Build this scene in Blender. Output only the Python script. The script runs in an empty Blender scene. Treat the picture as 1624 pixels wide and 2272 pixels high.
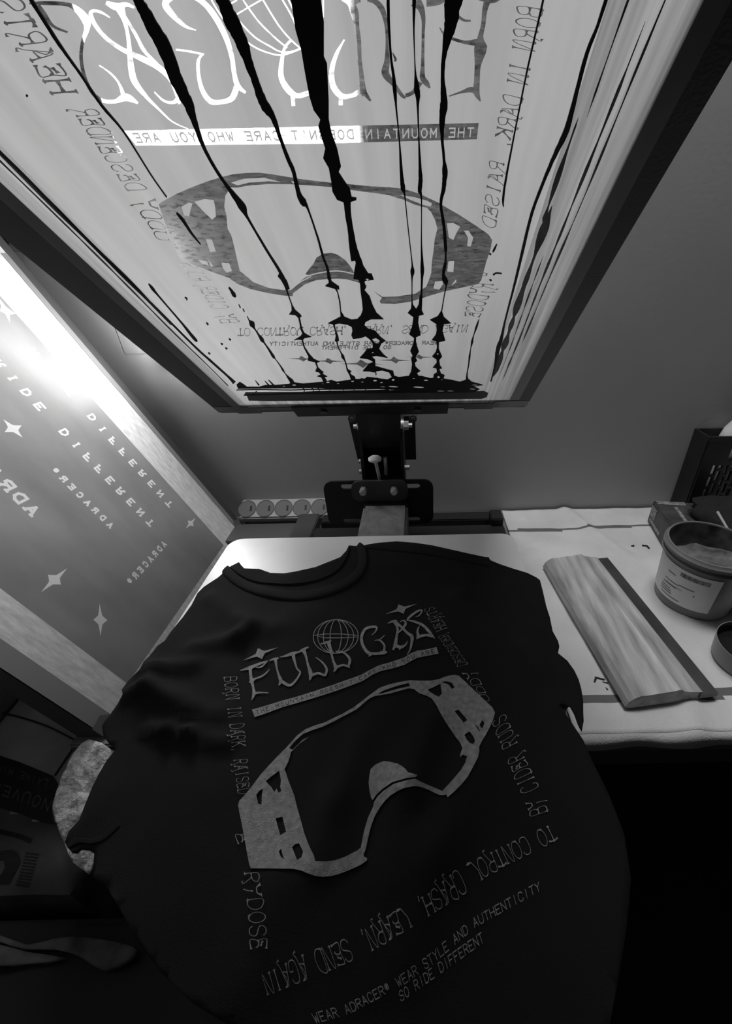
import bpy, bmesh, math, random
from mathutils import Vector, Matrix, noise
from mathutils.geometry import delaunay_2d_cdt, tessellate_polygon
random.seed(7)
SC = bpy.context.scene
COL = SC.collection
V = Vector
# ------------------------------------------------------------------ camera
PITCH, ROLL, F, CX, CY = math.radians(31.5), math.radians(1.15), 930.0, 938.0, 1136.0
CAM = V((0, 0, 1.27))
r0, u0, fw = V((1, 0, 0)), V((0, math.sin(PITCH), math.cos(PITCH))), V((0, math.cos(PITCH), -math.sin(PITCH)))
RT = r0 * math.cos(ROLL) - u0 * math.sin(ROLL)
UP = u0 * math.cos(ROLL) + r0 * math.sin(ROLL)
cd = bpy.data.cameras.new('camera'); cam = bpy.data.objects.new('camera', cd); COL.objects.link(cam)
cd.sensor_fit = 'AUTO'; cd.sensor_width = 36; cd.lens = F / 2272 * 36
cd.shift_x = -(CX - 812) / 2272; cd.shift_y = 0; cd.clip_start = .005
M = Matrix((RT, UP, -fw)).transposed().to_4x4(); M.translation = CAM
cam.matrix_world = M
SC.camera = cam
# ------------------------------------------------------------------ world, lights, exposure
W = bpy.data.worlds.new('world'); SC.world = W; W.use_nodes = True
W.node_tree.nodes['Background'].inputs[0].default_value = (1, 1, 1, 1)
W.node_tree.nodes['Background'].inputs[1].default_value = 0.0
SC.view_settings.view_transform = 'Standard'; SC.view_settings.look = 'None'
SC.view_settings.gamma = 1; SC.view_settings.use_curve_mapping = False
SC.view_settings.exposure = 0.0
LAMP_E, ADDED_FLOOD_E = 4.2, 78.0
def area(name, loc, target, sx, sy, power):
    l = bpy.data.lights.new(name, 'AREA'); l.shape = 'RECTANGLE'; l.size = sx; l.size_y = sy; l.energy = power
    o = bpy.data.objects.new(name, l); COL.objects.link(o); o.location = loc
    o.rotation_euler = (V(target) - V(loc)).to_track_quat('-Z', 'Y').to_euler(); return o
FILL_LIGHTS = [
    ('ceiling_light', (.2, .60, 2.4), (.2, .60, 0), .7, .25, 12.0),  # added overhead fill without a fixture, lights screen and table from above
]
for a in FILL_LIGHTS: area(*a)

# ------------------------------------------------------------------ materials
def gray(v, rough=.6, name='m', noise_=None, metal=0, bump=None, spec=.5, coat=0, trans=0):
    """principled grey; noise_=(scale, lo, hi, stretch xyz); bump=(scale,strength)"""
    m = bpy.data.materials.new(name); m.use_nodes = True
    nt = m.node_tree; n = nt.nodes; L = nt.links; b = n['Principled BSDF']
    b.inputs['Base Color'].default_value = (v, v, v, 1); b.inputs['Roughness'].default_value = rough
    b.inputs['Metallic'].default_value = metal; b.inputs['Specular IOR Level'].default_value = spec
    b.inputs['Coat Weight'].default_value = coat
    tc = n.new('ShaderNodeTexCoord')
    if noise_:
        sc, lo, hi, st = noise_
        mp = n.new('ShaderNodeMapping'); mp.inputs['Scale'].default_value = st
        L.new(tc.outputs['Object'], mp.inputs[0])
        t = n.new('ShaderNodeTexNoise'); t.inputs['Scale'].default_value = sc; t.inputs['Detail'].default_value = 6
        L.new(mp.outputs[0], t.inputs[0])
        r = n.new('ShaderNodeValToRGB'); r.color_ramp.elements[0].position = .3; r.color_ramp.elements[1].position = .7
        r.color_ramp.elements[0].color = (lo, lo, lo, 1); r.color_ramp.elements[1].color = (hi, hi, hi, 1)
        L.new(t.outputs[0], r.inputs[0]); L.new(r.outputs[0], b.inputs['Base Color'])
    if bump:
        t = n.new('ShaderNodeTexNoise'); t.inputs['Scale'].default_value = bump[0]; t.inputs['Detail'].default_value = 4
        L.new(tc.outputs['Object'], t.inputs[0])
        bp = n.new('ShaderNodeBump'); bp.inputs['Strength'].default_value = bump[1]; bp.inputs['Distance'].default_value = .002
        L.new(t.outputs[0], bp.inputs['Height']); L.new(bp.outputs[0], b.inputs['Normal'])
    return m
def film(name, alb, transl, streak, lo, hi, scale=6, open_=0, clog=None, rough=.5, ramp=(.32, .68)):
    """thin stretched film: diffuse + translucent, optional open weave (transparent) with clogged specks"""
    m = bpy.data.materials.new(name); m.use_nodes = True
    nt = m.node_tree; n = nt.nodes; L = nt.links; n.clear()
    out = n.new('ShaderNodeOutputMaterial')
    tc = n.new('ShaderNodeTexCoord'); mp = n.new('ShaderNodeMapping'); mp.inputs['Scale'].default_value = streak
    L.new(tc.outputs['Object'], mp.inputs[0])
    t = n.new('ShaderNodeTexNoise'); t.inputs['Scale'].default_value = scale; t.inputs['Detail'].default_value = 7
    t.inputs['Roughness'].default_value = rough
    L.new(mp.outputs[0], t.inputs[0])
    r = n.new('ShaderNodeValToRGB'); e = r.color_ramp.elements
    e[0].position, e[1].position = ramp
    e[0].color = (alb * lo,) * 3 + (1,); e[1].color = (min(alb * hi, .95),) * 3 + (1,)
    L.new(t.outputs[0], r.inputs[0])
    d = n.new('ShaderNodeBsdfDiffuse'); tr = n.new('ShaderNodeBsdfTranslucent')
    L.new(r.outputs[0], d.inputs[0]); L.new(r.outputs[0], tr.inputs[0])
    mx = n.new('ShaderNodeMixShader'); mx.inputs[0].default_value = transl
    L.new(d.outputs[0], mx.inputs[1]); L.new(tr.outputs[0], mx.inputs[2])
    gl = n.new('ShaderNodeBsdfGlossy'); gl.inputs['Roughness'].default_value = .35
    gl.inputs[0].default_value = (.5, .5, .5, 1)
    fr = n.new('ShaderNodeFresnel'); fr.inputs[0].default_value = 1.3
    m2 = n.new('ShaderNodeMixShader'); L.new(fr.outputs[0], m2.inputs[0]); L.new(mx.outputs[0], m2.inputs[1]); L.new(gl.outputs[0], m2.inputs[2])
    last = m2
    if open_:
        tp = n.new('ShaderNodeBsdfTransparent'); m3 = n.new('ShaderNodeMixShader')
        t2 = n.new('ShaderNodeTexNoise'); t2.inputs['Scale'].default_value = clog[0]; t2.inputs['Detail'].default_value = 5
        mp2 = n.new('ShaderNodeMapping'); mp2.inputs['Scale'].default_value = (1, 2.2, 2.2); L.new(tc.outputs['Object'], mp2.inputs[0]); L.new(mp2.outputs[0], t2.inputs[0])
        r2 = n.new('ShaderNodeValToRGB'); r2.color_ramp.elements[0].position = clog[1]; r2.color_ramp.elements[1].position = clog[2]
        r2.color_ramp.elements[0].color = (clog[3],) * 3 + (1,); r2.color_ramp.elements[1].color = (open_,) * 3 + (1,)
        L.new(t2.outputs[0], r2.inputs[0]); L.new(r2.outputs[0], m3.inputs[0])
        L.new(last.outputs[0], m3.inputs[1]); L.new(tp.outputs[0], m3.inputs[2]); last = m3
    L.new(last.outputs[0], out.inputs[0])
    return m
def emit(name, e):
    m = bpy.data.materials.new(name); m.use_nodes = True; n = m.node_tree.nodes; b = n['Principled BSDF']
    b.inputs['Emission Color'].default_value = (1, 1, 1, 1); b.inputs['Emission Strength'].default_value = e; return m

# ------------------------------------------------------------------ object helpers
def tag(o, label=None, cat=None, group=None, kind=None):
    for k, v in (('label', label), ('category', cat), ('group', group), ('kind', kind)):
        if v: o[k] = v
    return o
def empty(name, loc, label, cat, group=None):
    o = bpy.data.objects.new(name, None); COL.objects.link(o); o.location = loc; o.empty_display_size = .02
    return tag(o, label, cat, group)
def link(name, me, mat, parent=None, smooth=False, label=None):
    o = bpy.data.objects.new(name, me); COL.objects.link(o)
    for mm in (mat if isinstance(mat, (list, tuple)) else [mat]): me.materials.append(mm)
    if parent:
        o.parent = parent; o.matrix_parent_inverse = Matrix.Translation(parent.location).inverted()
    if smooth:
        for p in me.polygons: p.use_smooth = True
    if label: o['label'] = label
    return o
class MB:
    def __init__(s): s.v = []; s.f = []; s.m = []
    def add(s, vs, fs, mi=0):
        k = len(s.v); s.v += [tuple(v) for v in vs]; s.f += [[i + k for i in f] for f in fs]; s.m += [mi] * len(fs); return s
    def box(s, a, b, bev=0, mi=0, mat=None):
        bm = bmesh.new(); bmesh.ops.create_cube(bm, size=1)
        a, b = V(a), V(b); c = (a + b) / 2; d = b - a
        for v in bm.verts: v.co = V((v.co.x * d.x + c.x, v.co.y * d.y + c.y, v.co.z * d.z + c.z))
        if bev: bmesh.ops.bevel(bm, geom=bm.edges[:], offset=bev, segments=2, affect='EDGES')
        s.bm(bm, mat, mi); return s
    def bm(s, bm, mat=None, mi=0):
        bm.verts.index_update(); vs = [v.co.copy() for v in bm.verts]
        if mat: vs = [mat @ v for v in vs]
        s.add(vs, [[v.index for v in f.verts] for f in bm.faces], mi); bm.free()
    def cyl(s, a, b, r1, r2=None, n=20, caps=True, mi=0):
        a, b = V(a), V(b); r2 = r1 if r2 is None else r2
        q = (b - a).to_track_quat('Z', 'Y'); x, y = q @ V((1, 0, 0)), q @ V((0, 1, 0))
        vs = [a + (x * math.cos(t) + y * math.sin(t)) * r1 for t in [i * math.tau / n for i in range(n)]]
        vs += [b + (x * math.cos(t) + y * math.sin(t)) * r2 for t in [i * math.tau / n for i in range(n)]]
        fs = [[i, (i + 1) % n, n + (i + 1) % n, n + i] for i in range(n)]
        if caps: fs += [list(range(n))[::-1], list(range(n, 2 * n))]
        return s.add(vs, fs, mi)
    def lathe(s, c, prof, n=40, mi=0, cap=(1, 1)):
        c = V(c); vs = []; fs = []
        for r, z in prof:
            for i in range(n):
                t = i * math.tau / n; vs.append(c + V((r * math.cos(t), r * math.sin(t), z)))
        for j in range(len(prof) - 1):
            for i in range(n):
                fs.append([j * n + i, j * n + (i + 1) % n, (j + 1) * n + (i + 1) % n, (j + 1) * n + i])
        if cap[0] and prof[0][0] > 1e-5: fs.append(list(range(n))[::-1])
        if cap[1] and prof[-1][0] > 1e-5: fs.append([(len(prof) - 1) * n + i for i in range(n)])
        return s.add(vs, fs, mi)
    def slab(s, poly, n, th, mi=0):
        """planar polygon (3-D points) extruded by th along n"""
        n = V(n).normalized(); k = len(poly); P = [V(p) for p in poly]; Q = [p + n * th for p in P]
        tr = tessellate_polygon([P]); fs = [list(t) for t in tr] + [[i + k for i in t][::-1] for t in tr]
        fs += [[i, (i + 1) % k, k + (i + 1) % k, k + i] for i in range(k)]
        return s.add(P + Q, fs, mi)
    def build(s, name, mat, parent=None, smooth=False, label=None):
        me = bpy.data.meshes.new(name); me.from_pydata(s.v, [], s.f); me.update()
        bm = bmesh.new(); bm.from_mesh(me); bmesh.ops.recalc_face_normals(bm, faces=bm.faces); bm.to_mesh(me); bm.free()
        if isinstance(mat, (list, tuple)) and len(me.polygons) == len(s.m):
            for p, i in zip(me.polygons, s.m): p.material_index = i
        o = link(name, me, mat, parent, False, label)
        if smooth:
            for p in me.polygons: p.use_smooth = True
            o.modifiers.new('edges', 'EDGE_SPLIT').split_angle = math.radians(38)
        return o
# ------------------------------------------------------------------ photo geometry: a pixel gives a sight line, met with real planes
def ray(px, py):
    return fw * F + RT * (px - CX) + UP * (CY - py)
class Plane:
    def __init__(s, o, sx, tx):
        s.o, s.s, s.t = V(o), V(sx).normalized(), V(tx).normalized(); s.n = s.s.cross(s.t).normalized()
    def st(s, px, py):
        d = ray(px, py); k = (s.o - CAM).dot(s.n) / d.dot(s.n); p = CAM + d * k - s.o
        return (p.dot(s.s), p.dot(s.t))
    def w(s, a, b, off=0): return s.o + s.s * a + s.t * b + s.n * off
    def p(s, px, py, off=0): return s.w(*s.st(px, py), off)
def zpl(h): return Plane((0, 0, h), (1, 0, 0), (0, 1, 0))
def ypl(y): return Plane((0, y, 0), (1, 0, 0), (0, 0, 1))
def cr(ox, oy, k):
    return lambda pts: [(ox + p[0] / k, oy + p[1] / k) + tuple(q / k for q in p[2:3]) for p in pts]
def smooth(pts, n=5):
    if len(pts) < 3: return pts
    out = []
    P = [pts[0]] + list(pts) + [pts[-1]]
    for i in range(1, len(P) - 2):
        a, b, c, d = P[i - 1], P[i], P[i + 1], P[i + 2]
        for j in range(n):
            t = j / n
            out.append(tuple(.5 * (2 * b[k] + (c[k] - a[k]) * t + (2 * a[k] - 5 * b[k] + 4 * c[k] - d[k]) * t * t + (3 * b[k] - a[k] - 3 * c[k] + d[k]) * t ** 3) for k in range(len(b))))
    out.append(tuple(pts[-1])); return out
def ribbon(pts, w=None, jit=0):
    """quads along (x,y,width) points"""
    P = [(p[0], p[1], (p[2] if len(p) > 2 else w)) for p in pts]; L = []; R = []
    for i, p in enumerate(P):
        a = P[max(i - 1, 0)]; b = P[min(i + 1, len(P) - 1)]
        dx, dy = b[0] - a[0], b[1] - a[1]; l = math.hypot(dx, dy) or 1
        h = p[2] / 2; j1, j2 = (1 + random.uniform(-jit, jit), 1 + random.uniform(-jit, jit)) if jit else (1, 1)
        L.append((p[0] - dy / l * h * j1, p[1] + dx / l * h * j1)); R.append((p[0] + dy / l * h * j2, p[1] - dx / l * h * j2))
    return [[L[i], L[i + 1], R[i + 1], R[i]] for i in range(len(P) - 1)]
def ink(pts, n=4, jit=.12): return ribbon(smooth(pts, n), jit=jit)
def area2(p): return sum(p[i][0] * p[(i + 1) % len(p)][1] - p[(i + 1) % len(p)][0] * p[i][1] for i in range(len(p)))
def regions(layers, extra=[]):
    """layers: list of lists of 2-D polygons; returns verts and triangles with the set of layers each lies in (millimetres inside)"""
    vs = []; fs = []; lay = []
    for li, polys in enumerate(layers):
        for p in [t for p in polys for t in ((p[:3], [p[0], p[2], p[3]]) if len(p) == 4 else (p,))]:
            q = [(a * 1000, b * 1000) for a, b in p]
            if abs(area2(q)) < 1e-4: continue
            if area2(q) < 0: q = q[::-1]
            k = len(vs); vs += [V(a) for a in q]; fs.append(list(range(k, k + len(q)))); lay.append(li)
    vs += [V((a * 1000, b * 1000)) for a, b in extra]
    rv, re, rf, ov, oe, of = delaunay_2d_cdt(vs, [], fs, 1, 1e-4)
    def inside(x, y, f):
        c = False; n = len(f)
        for i in range(n):
            a, b = vs[f[i]], vs[f[i - 1]]
            if (a.y > y) != (b.y > y) and x < (b.x - a.x) * (y - a.y) / (b.y - a.y) + a.x: c = not c
        return c
    sets = []
    for t, o in zip(rf, of):
        x = sum(rv[i][0] for i in t) / len(t); y = sum(rv[i][1] for i in t) / len(t)
        sets.append(set(lay[i] for i in o if inside(x, y, fs[i])))
    return [(v[0] / 1000, v[1] / 1000) for v in rv], rf, sets
def patch(name, rv, rf, sets, want, mapper, mat, parent, smooth_=False, label=None, flip=False, shift=0):
    idx = {}; vs = []; fs = []
    for f, s in zip(rf, sets):
        if want(s):
            g = []
            for i in f:
                if i not in idx: idx[i] = len(vs); vs.append(mapper(*rv[i]))
                g.append(idx[i])
            fs.append(g[::-1] if flip else g)
    me = bpy.data.meshes.new(name); me.from_pydata([tuple(v) for v in vs], [], fs); me.update()
    return link(name, me, mat, parent, smooth_, label)
def grid2(x0, x1, y0, y1, st):
    nx, ny = int((x1 - x0) / st) + 1, int((y1 - y0) / st) + 1
    return [(x0 + st * i + (j % 2) * st / 2 + .00013 * (i % 3), y0 + st * j) for i in range(nx) for j in range(ny)]
# ------------------------------------------------------------------ stroke lettering
G = {'A': [[(0, 0), (.5, 1), (1, 0)], [(.2, .36), (.8, .36)]],
 'B': [[(0, 0), (0, 1), (.7, 1), (.93, .87), (.93, .68), (.7, .53), (0, .53)], [(.7, .53), (1, .4), (1, .14), (.75, 0), (0, 0)]],
 'C': [[(1, .8), (.78, 1), (.25, 1), (0, .75), (0, .25), (.25, 0), (.78, 0), (1, .2)]],
 'D': [[(0, 0), (0, 1), (.6, 1), (1, .72), (1, .28), (.6, 0), (0, 0)]],
 'E': [[(1, 1), (0, 1), (0, 0), (1, 0)], [(0, .52), (.75, .52)]], 'F': [[(1, 1), (0, 1), (0, 0)], [(0, .52), (.75, .52)]],
 'G': [[(1, .8), (.78, 1), (.25, 1), (0, .75), (0, .25), (.25, 0), (.78, 0), (1, .2), (1, .45), (.6, .45)]],
 'H': [[(0, 0), (0, 1)], [(1, 0), (1, 1)], [(0, .52), (1, .52)]], 'I': [[(.5, 0), (.5, 1)]],
 'K': [[(0, 0), (0, 1)], [(1, 1), (0, .45)], [(.3, .6), (1, 0)]], 'L': [[(0, 1), (0, 0), (1, 0)]],
 'M': [[(0, 0), (0, 1), (.5, .35), (1, 1), (1, 0)]], 'N': [[(0, 0), (0, 1), (1, 0), (1, 1)]],
 'O': [[(.3, 0), (0, .3), (0, .7), (.3, 1), (.7, 1), (1, .7), (1, .3), (.7, 0), (.3, 0)]],
 'P': [[(0, 0), (0, 1), (.7, 1), (1, .85), (1, .62), (.7, .47), (0, .47)]],
 'R': [[(0, 0), (0, 1), (.7, 1), (1, .85), (1, .65), (.7, .5), (0, .5)], [(.5, .5), (1, 0)]],
 'S': [[(1, .82), (.75, 1), (.25, 1), (0, .8), (.1, .6), (.9, .42), (1, .2), (.75, 0), (.25, 0), (0, .18)]],
 'T': [[(.5, 0), (.5, 1)], [(0, 1), (1, 1)]], 'U': [[(0, 1), (0, .25), (.25, 0), (.75, 0), (1, .25), (1, 1)]],
 'V': [[(0, 1), (.5, 0), (1, 1)]], 'W': [[(0, 1), (.25, 0), (.5, .7), (.75, 0), (1, 1)]], 'X': [[(0, 0), (1, 1)], [(0, 1), (1, 0)]],
 'Y': [[(0, 1), (.5, .5), (1, 1)], [(.5, .5), (.5, 0)]], 'Z': [[(0, 1), (1, 1), (0, 0), (1, 0)]],
 ',': [[(.3, .12), (.2, -.15)]], "'": [[(.4, 1), (.35, .75)]],
 '®': [[(.3, .35), (.1, .5), (.1, .8), (.3, .95), (.6, .95), (.8, .8), (.8, .5), (.6, .35), (.3, .35)], [(.35, .5), (.35, .8), (.6, .72), (.4, .65), (.6, .5)]]}
FG = dict(G)   # ornate variants used by the side lettering
FG['A'] = [[(.0, 0), (.45, 1), (.9, .05), (1.15, -.22), (.8, -.3)], [(.15, .4), (.75, .3), (.4, .72), (.75, 1)]]
FG['R'] = [[(0, 0), (.08, 1), (.75, 1), (.95, .8), (.7, .52), (.05, .5)], [(.45, .5), (.8, .1), (1.05, -.22), (.75, -.25)]]
FG['E'] = [[(1, .95), (0, 1), (.08, .5), (0, 0), (1, .05)], [(.05, .45), (.55, .6), (.85, .35)], [(.2, .75), (.7, .62)]]
FG['N'] = [[(0, 0), (.05, 1), (.4, .85), (.85, .1), (1, 0), (.95, 1)]]
FG['Y'] = [[(-.1, 1), (.5, .45), (1, 1)], [(.5, .45), (.45, .05), (.2, -.2)]]
FG['T'] = [[(.5, 0), (.45, 1)], [(-.1, .92), (.5, 1), (1.1, .9)]]
def glyph(ch, font='mono', w=.12):
    """quads in the unit box; weight in units of height"""
    q = []
    for pl in (FG if font == 'fancy' else G)[ch]:
        P = [(x, y) for x, y in pl]
        if font == 'fancy':
            S = smooth(P, 4) if len(P) > 3 else [tuple(P[0])] + [((P[i][0] + P[i + 1][0]) / 2, (P[i][1] + P[i + 1][1]) / 2) for i in range(len(P) - 1)] + [tuple(P[-1])]
            n = len(S); R = [(x, y, w * (.75 + 1.3 * max(0, 1 - min(i, n - 1 - i) / 1.2))) for i, (x, y) in enumerate(S)]
            q += ribbon(R)
            for e in (P[0], P[-1]):
                if e[1] in (0, 1): q += ribbon([(e[0] - .2, e[1] + .03, w * .5), (e[0], e[1], w * 1.1), (e[0] + .2, e[1] + .03, w * .5)])
        else:
            for i in range(len(P) - 1):   # straight strokes, slightly lengthened to close the joints
                (a, b), (c, d) = P[i], P[i + 1]; l = math.hypot(c - a, d - b) or 1; ex, ey = (c - a) / l * w * .4, (d - b) / l * w * .4
                q += ribbon([(a - ex, b - ey, w), (c + ex, d + ey, w)])
            if font == 'slab':
                for e in (P[0], P[-1]):
                    if e[1] in (0, 1) and ch not in 'DO': q.append([(e[0] - .28, e[1] - w * .4), (e[0] + .28, e[1] - w * .4), (e[0] + .28, e[1] + w * .4), (e[0] - .28, e[1] + w * .4)])
    return q
def along(poly, u):
    L = [math.dist(poly[i][:2], poly[i + 1][:2]) for i in range(len(poly) - 1)]; T = sum(L); d = u * T
    for i, l in enumerate(L):
        if d <= l or i == len(L) - 1:
            k = d / l; return tuple(poly[i][j] + (poly[i + 1][j] - poly[i][j]) * k for j in (0, 1))
        d -= l
def text_strip(txt, base, top, font='fancy', w=.09, fill=.72, skip=()):
    """lettering between two guide lines (2-D points in reading order)"""
    out = []; n = len(txt)
    for i, ch in enumerate(txt):
        if ch == ' ' or i in skip: continue
        for q in glyph(ch, font, w):
            r = []
            for x, y in q:
                u = (i + (1 - fill) / 2 + x * fill) / n
                a, b = along(base, min(max(u, 0), 1)), along(top, min(max(u, 0), 1))
                r.append((a[0] + (b[0] - a[0]) * y, a[1] + (b[1] - a[1]) * y))
            out.append(r)
    return out
def text_line(txt, c0, c1, h, wd, mirror, font='slab', w=.2):
    """letters centred at equal steps from c0 to c1 (plane metres)"""
    out = []; n = len(txt); e = V((c1[0] - c0[0], c1[1] - c0[1])) / (n - 1); d = e.normalized()
    u = V((d.y, -d.x)) if mirror else V((-d.y, d.x))
    for i, ch in enumerate(txt):
        if ch == ' ': continue
        c = V(c0) + e * i
        for q in glyph(ch, font, w):
            out.append([tuple(c + d * (x - .5) * wd + u * (y - .5) * h) for x, y in q])
    return out
def star4(pts, k=.28, n=4):
    """four-point star with hollow sides from its four tips"""
    cx, cy = sum(p[0] for p in pts) / 4, sum(p[1] for p in pts) / 4; out = []
    for i in range(4):
        a, b = pts[i], pts[(i + 1) % 4]
        for j in range(n):
            t = j / n; mx = (1 - t) * a[0] + t * b[0]; my = (1 - t) * a[1] + t * b[1]; s = math.sin(math.pi * t) * (1 - k) * .62
            out.append((mx + (cx - mx) * s, my + (cy - my) * s))
    return out
def ellipse(cx, cy, rx, ry, rot=0, n=32):
    c, s = math.cos(rot), math.sin(rot)
    return [(cx + rx * math.cos(t) * c - ry * math.sin(t) * s, cy + rx * math.cos(t) * s + ry * math.sin(t) * c) for t in [i * math.tau / n for i in range(n + 1)]]
# ------------------------------------------------------------------ materials used
TZ, PZ, WY = .80, .9275, .767      # table top, pallet top, back wall
M_wall = gray(.40, .8, 'painted_wall', noise_=(3, .37, .43, (1, 1, 1)), bump=(160, .08))
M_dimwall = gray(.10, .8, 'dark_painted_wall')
M_floor = gray(.03, .7, 'dark_floor', noise_=(8, .02, .04, (1, 1, 1)))
M_black = gray(.012, .45, 'black_powder_coat', bump=(400, .15))
M_steel = gray(.62, .38, 'zinc_steel', metal=.6)
M_hammer = gray(.22, .38, 'hammered_grey_paint', bump=(170, .9), noise_=(60, .17, .28, (1, 1, 1)))
M_dark = gray(.05, .4, 'dark_metal')
M_tape = gray(.11, .3, 'brown_packing_tape', noise_=(30, .09, .14, (1, .3, 1)))
M_pallet = gray(.9, .35, 'white_laminate', noise_=(14, .84, .93, (1, 1, 1)))
M_wood = gray(.35, .5, 'squeegee_wood', noise_=(20, .24, .56, (4, .55, 4)), bump=(200, .2))
M_rubber = gray(.045, .4, 'dark_rubber', noise_=(20, .03, .07, (1, 1, 1)))
M_shirt = gray(.0095, .9, 'black_cotton', bump=(900, .25), spec=.2)
M_print = gray(.27, .7, 'grey_plastisol_ink', noise_=(240, .19, .34, (1, 1, 1)), bump=(900, .4))
M_ink = gray(.008, .5, 'wet_black_ink', spec=.3)
M_white = gray(.75, .5, 'white_plastic')
# ------------------------------------------------------------------ the room
def struct(name, mb, mat): o = mb.build(name, mat); o['kind'] = 'structure'; return o
XL, XR, YB, CZ = -.70, 2.2, -2.2, 2.5
struct('floor', MB().box((XL, YB, -.05), (XR, WY, 0)), M_floor)
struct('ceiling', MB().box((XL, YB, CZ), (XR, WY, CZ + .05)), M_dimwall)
struct('wall_back', MB().box((XL - .05, WY, 0), (XR + .05, WY + .05, CZ)), M_wall)
struct('wall_left', MB().box((XL - .05, YB, 0), (XL, WY, CZ)), M_wall)
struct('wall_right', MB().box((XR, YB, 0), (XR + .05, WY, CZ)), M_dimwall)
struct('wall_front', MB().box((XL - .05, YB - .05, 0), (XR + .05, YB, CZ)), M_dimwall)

# lamp fixed on the wall behind the raised screen
lp = empty('led_panel_lamp', (-.235, WY, 1.56), 'bright white rectangular lamp panel on the back wall behind the raised screen', 'lamp')
MB().box((-.405, WY - .03, 1.385), (-.065, WY, 1.775), .004).build('housing', M_white, lp)
MB().box((-.398, WY - .034, 1.392), (-.074, WY - .029, 1.768)).build('diffuser', emit('lamp_diffuser', LAMP_E), lp)
fl = empty('flood_light', (-.41, WY, 1.17), 'small square flood light on the wall low behind the raised screen', 'lamp')  # added light, hidden by the raised screen, brightens the left side and pallet
MB().box((-.443, WY - .03, 1.125), (-.402, WY, 1.325), .004).build('housing', M_dark, fl)
MB().box((-.440, WY - .034, 1.129), (-.405, WY - .029, 1.321)).build('diffuser', emit('flood_diffuser', ADDED_FLOOD_E), fl)
# inspection hatch on the wall between the two screens, and a socket plate at the far left
Yp = ypl(WY)
a = Yp.p(250, 712); b = Yp.p(278, 785); c = Yp.p(345, 785)
hp = MB().box((b.x, WY - .0008, b.z), (b.x + .16, WY, b.z + .12)).build('wall_hatch', M_wall); tag(hp, 'thin square cover plate painted like the wall between the two screens', 'cover plate')
c = Yp.p(14, 522)
so = empty('wall_socket', (c.x, WY, c.z), 'small wall socket behind the top edge of the leaning screen', 'socket')
MB().box((c.x - .04, WY - .012, c.z - .022), (c.x + .022, WY, c.z + .05), .003).build('socket_plate', gray(.3, .4, 'socket_grey'), so)
MB().lathe((0, 0, 0), [(.016, 0), (.016, .003), (.011, .003), (.009, -.002), (.0, -.002)], 28).build('socket_ring', M_dark, so)
o = so.children[-1] if so.children else None
for o in COL.objects:
    if o.name.startswith('socket_ring'): o.matrix_parent_inverse = Matrix(); o.location = (-.002, -.013, -.003); o.rotation_euler = (math.pi / 2, 0, 0)

# ------------------------------------------------------------------ work table
TX0, TX1, TY0 = -.41, 1.25, .272
tb = empty('work_table', (.4, .5, 0), 'plain dark work table against the back wall under the press', 'table')
MB().box((TX0, TY0, TZ - .035), (TX1, WY - .001, TZ), .002).build('table_top', gray(.16, .5, 'grey_table_board', noise_=(6, .13, .2, (1, 6, 1))), tb)
for x in (TX0 + .04, TX1 - .04):
    for y in (TY0 + .04, WY - .04):
        MB().box((x - .025, y - .025, 0), (x + .025, y + .025, TZ - .035), .002).build('leg', M_dark, tb)
MB().box((TX0 + .06, TY0 + .03, TZ - .12), (TX1 - .06, TY0 + .05, TZ - .035)).build('apron', M_dark, tb)

# tablecloth with two woven stripes, a few ridged creases and a wavy front hem
CX0 = .168
creases = [((.30, .76), (.36, .60), .006, .012), ((.36, .60), (.40, .30), .002, .02), ((.50, .44), (.43, .27), .008, .03),
           ((.55, .42), (.46, .34), .007, .018), ((.335, .36), (.30, .262), .005, .016), ((.2, .60), (.28, .40), .002, .02), ((.47, .30), (.44, .25), .006, .01)]
def segd(p, a, b):
    ax, ay = a; dx, dy = b[0] - ax, b[1] - ay; t = max(0, min(1, ((p[0] - ax) * dx + (p[1] - ay) * dy) / (dx * dx + dy * dy)))
    return math.hypot(p[0] - ax - dx * t, p[1] - ay - dy * t)
def clothz(x, y):
    z = TZ + .003 + .0016 * noise.noise(V((x * 14, y * 14, 0))) + .0012 * noise.noise(V((x * 40, y * 40, 3)))
    for a, b, h, w in creases: z += h * math.exp(-(segd((x, y), a, b) / w) ** 2)
    return max(z, TZ + .0012)
M_cloth = gray(.5, .75, 'stained_cotton_cloth', noise_=(9, .54, .74, (1, 1, 1)), bump=(500, .4))
M_stripe = gray(.13, .75, 'grey_woven_stripe', bump=(500, .4))
mb = MB(); nx, ny = 180, 90; X1 = 1.0
ys = [.2665 + (WY - .006 - .2665) * j / ny for j in range(ny + 1)]
rows = [[(CX0 + (X1 - CX0) * i / nx, y) for i in range(nx + 1)] for y in ys]
vs = []
for j, r in enumerate(rows):
    for i, (x, y) in enumerate(r):
        if j == 0:   # hanging hem
            vs.append((x, .264 + .002 * math.sin(x * 60) + .002 * noise.noise(V((x * 30, 0, 0))), TZ - .012 + .004 * noise.noise(V((x * 12, 5, 0)))))
        else: vs.append((x, y, clothz(x, y)))
fs = [[j * (nx + 1) + i, j * (nx + 1) + i + 1, (j + 1) * (nx + 1) + i + 1, (j + 1) * (nx + 1) + i] for j in range(ny) for i in range(nx)]
mb.add(vs, fs)
mb.m = []
for f in fs:
    cx = sum(vs[i][0] for i in f) / 4; cy = sum(vs[i][1] for i in f) / 4
    mb.m.append(1 if abs(cy - (.682 + .04 * (cx - .18))) < .0045 or abs(cy - (.316 + .02 * (cx - .2))) < .006 else 0)
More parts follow.
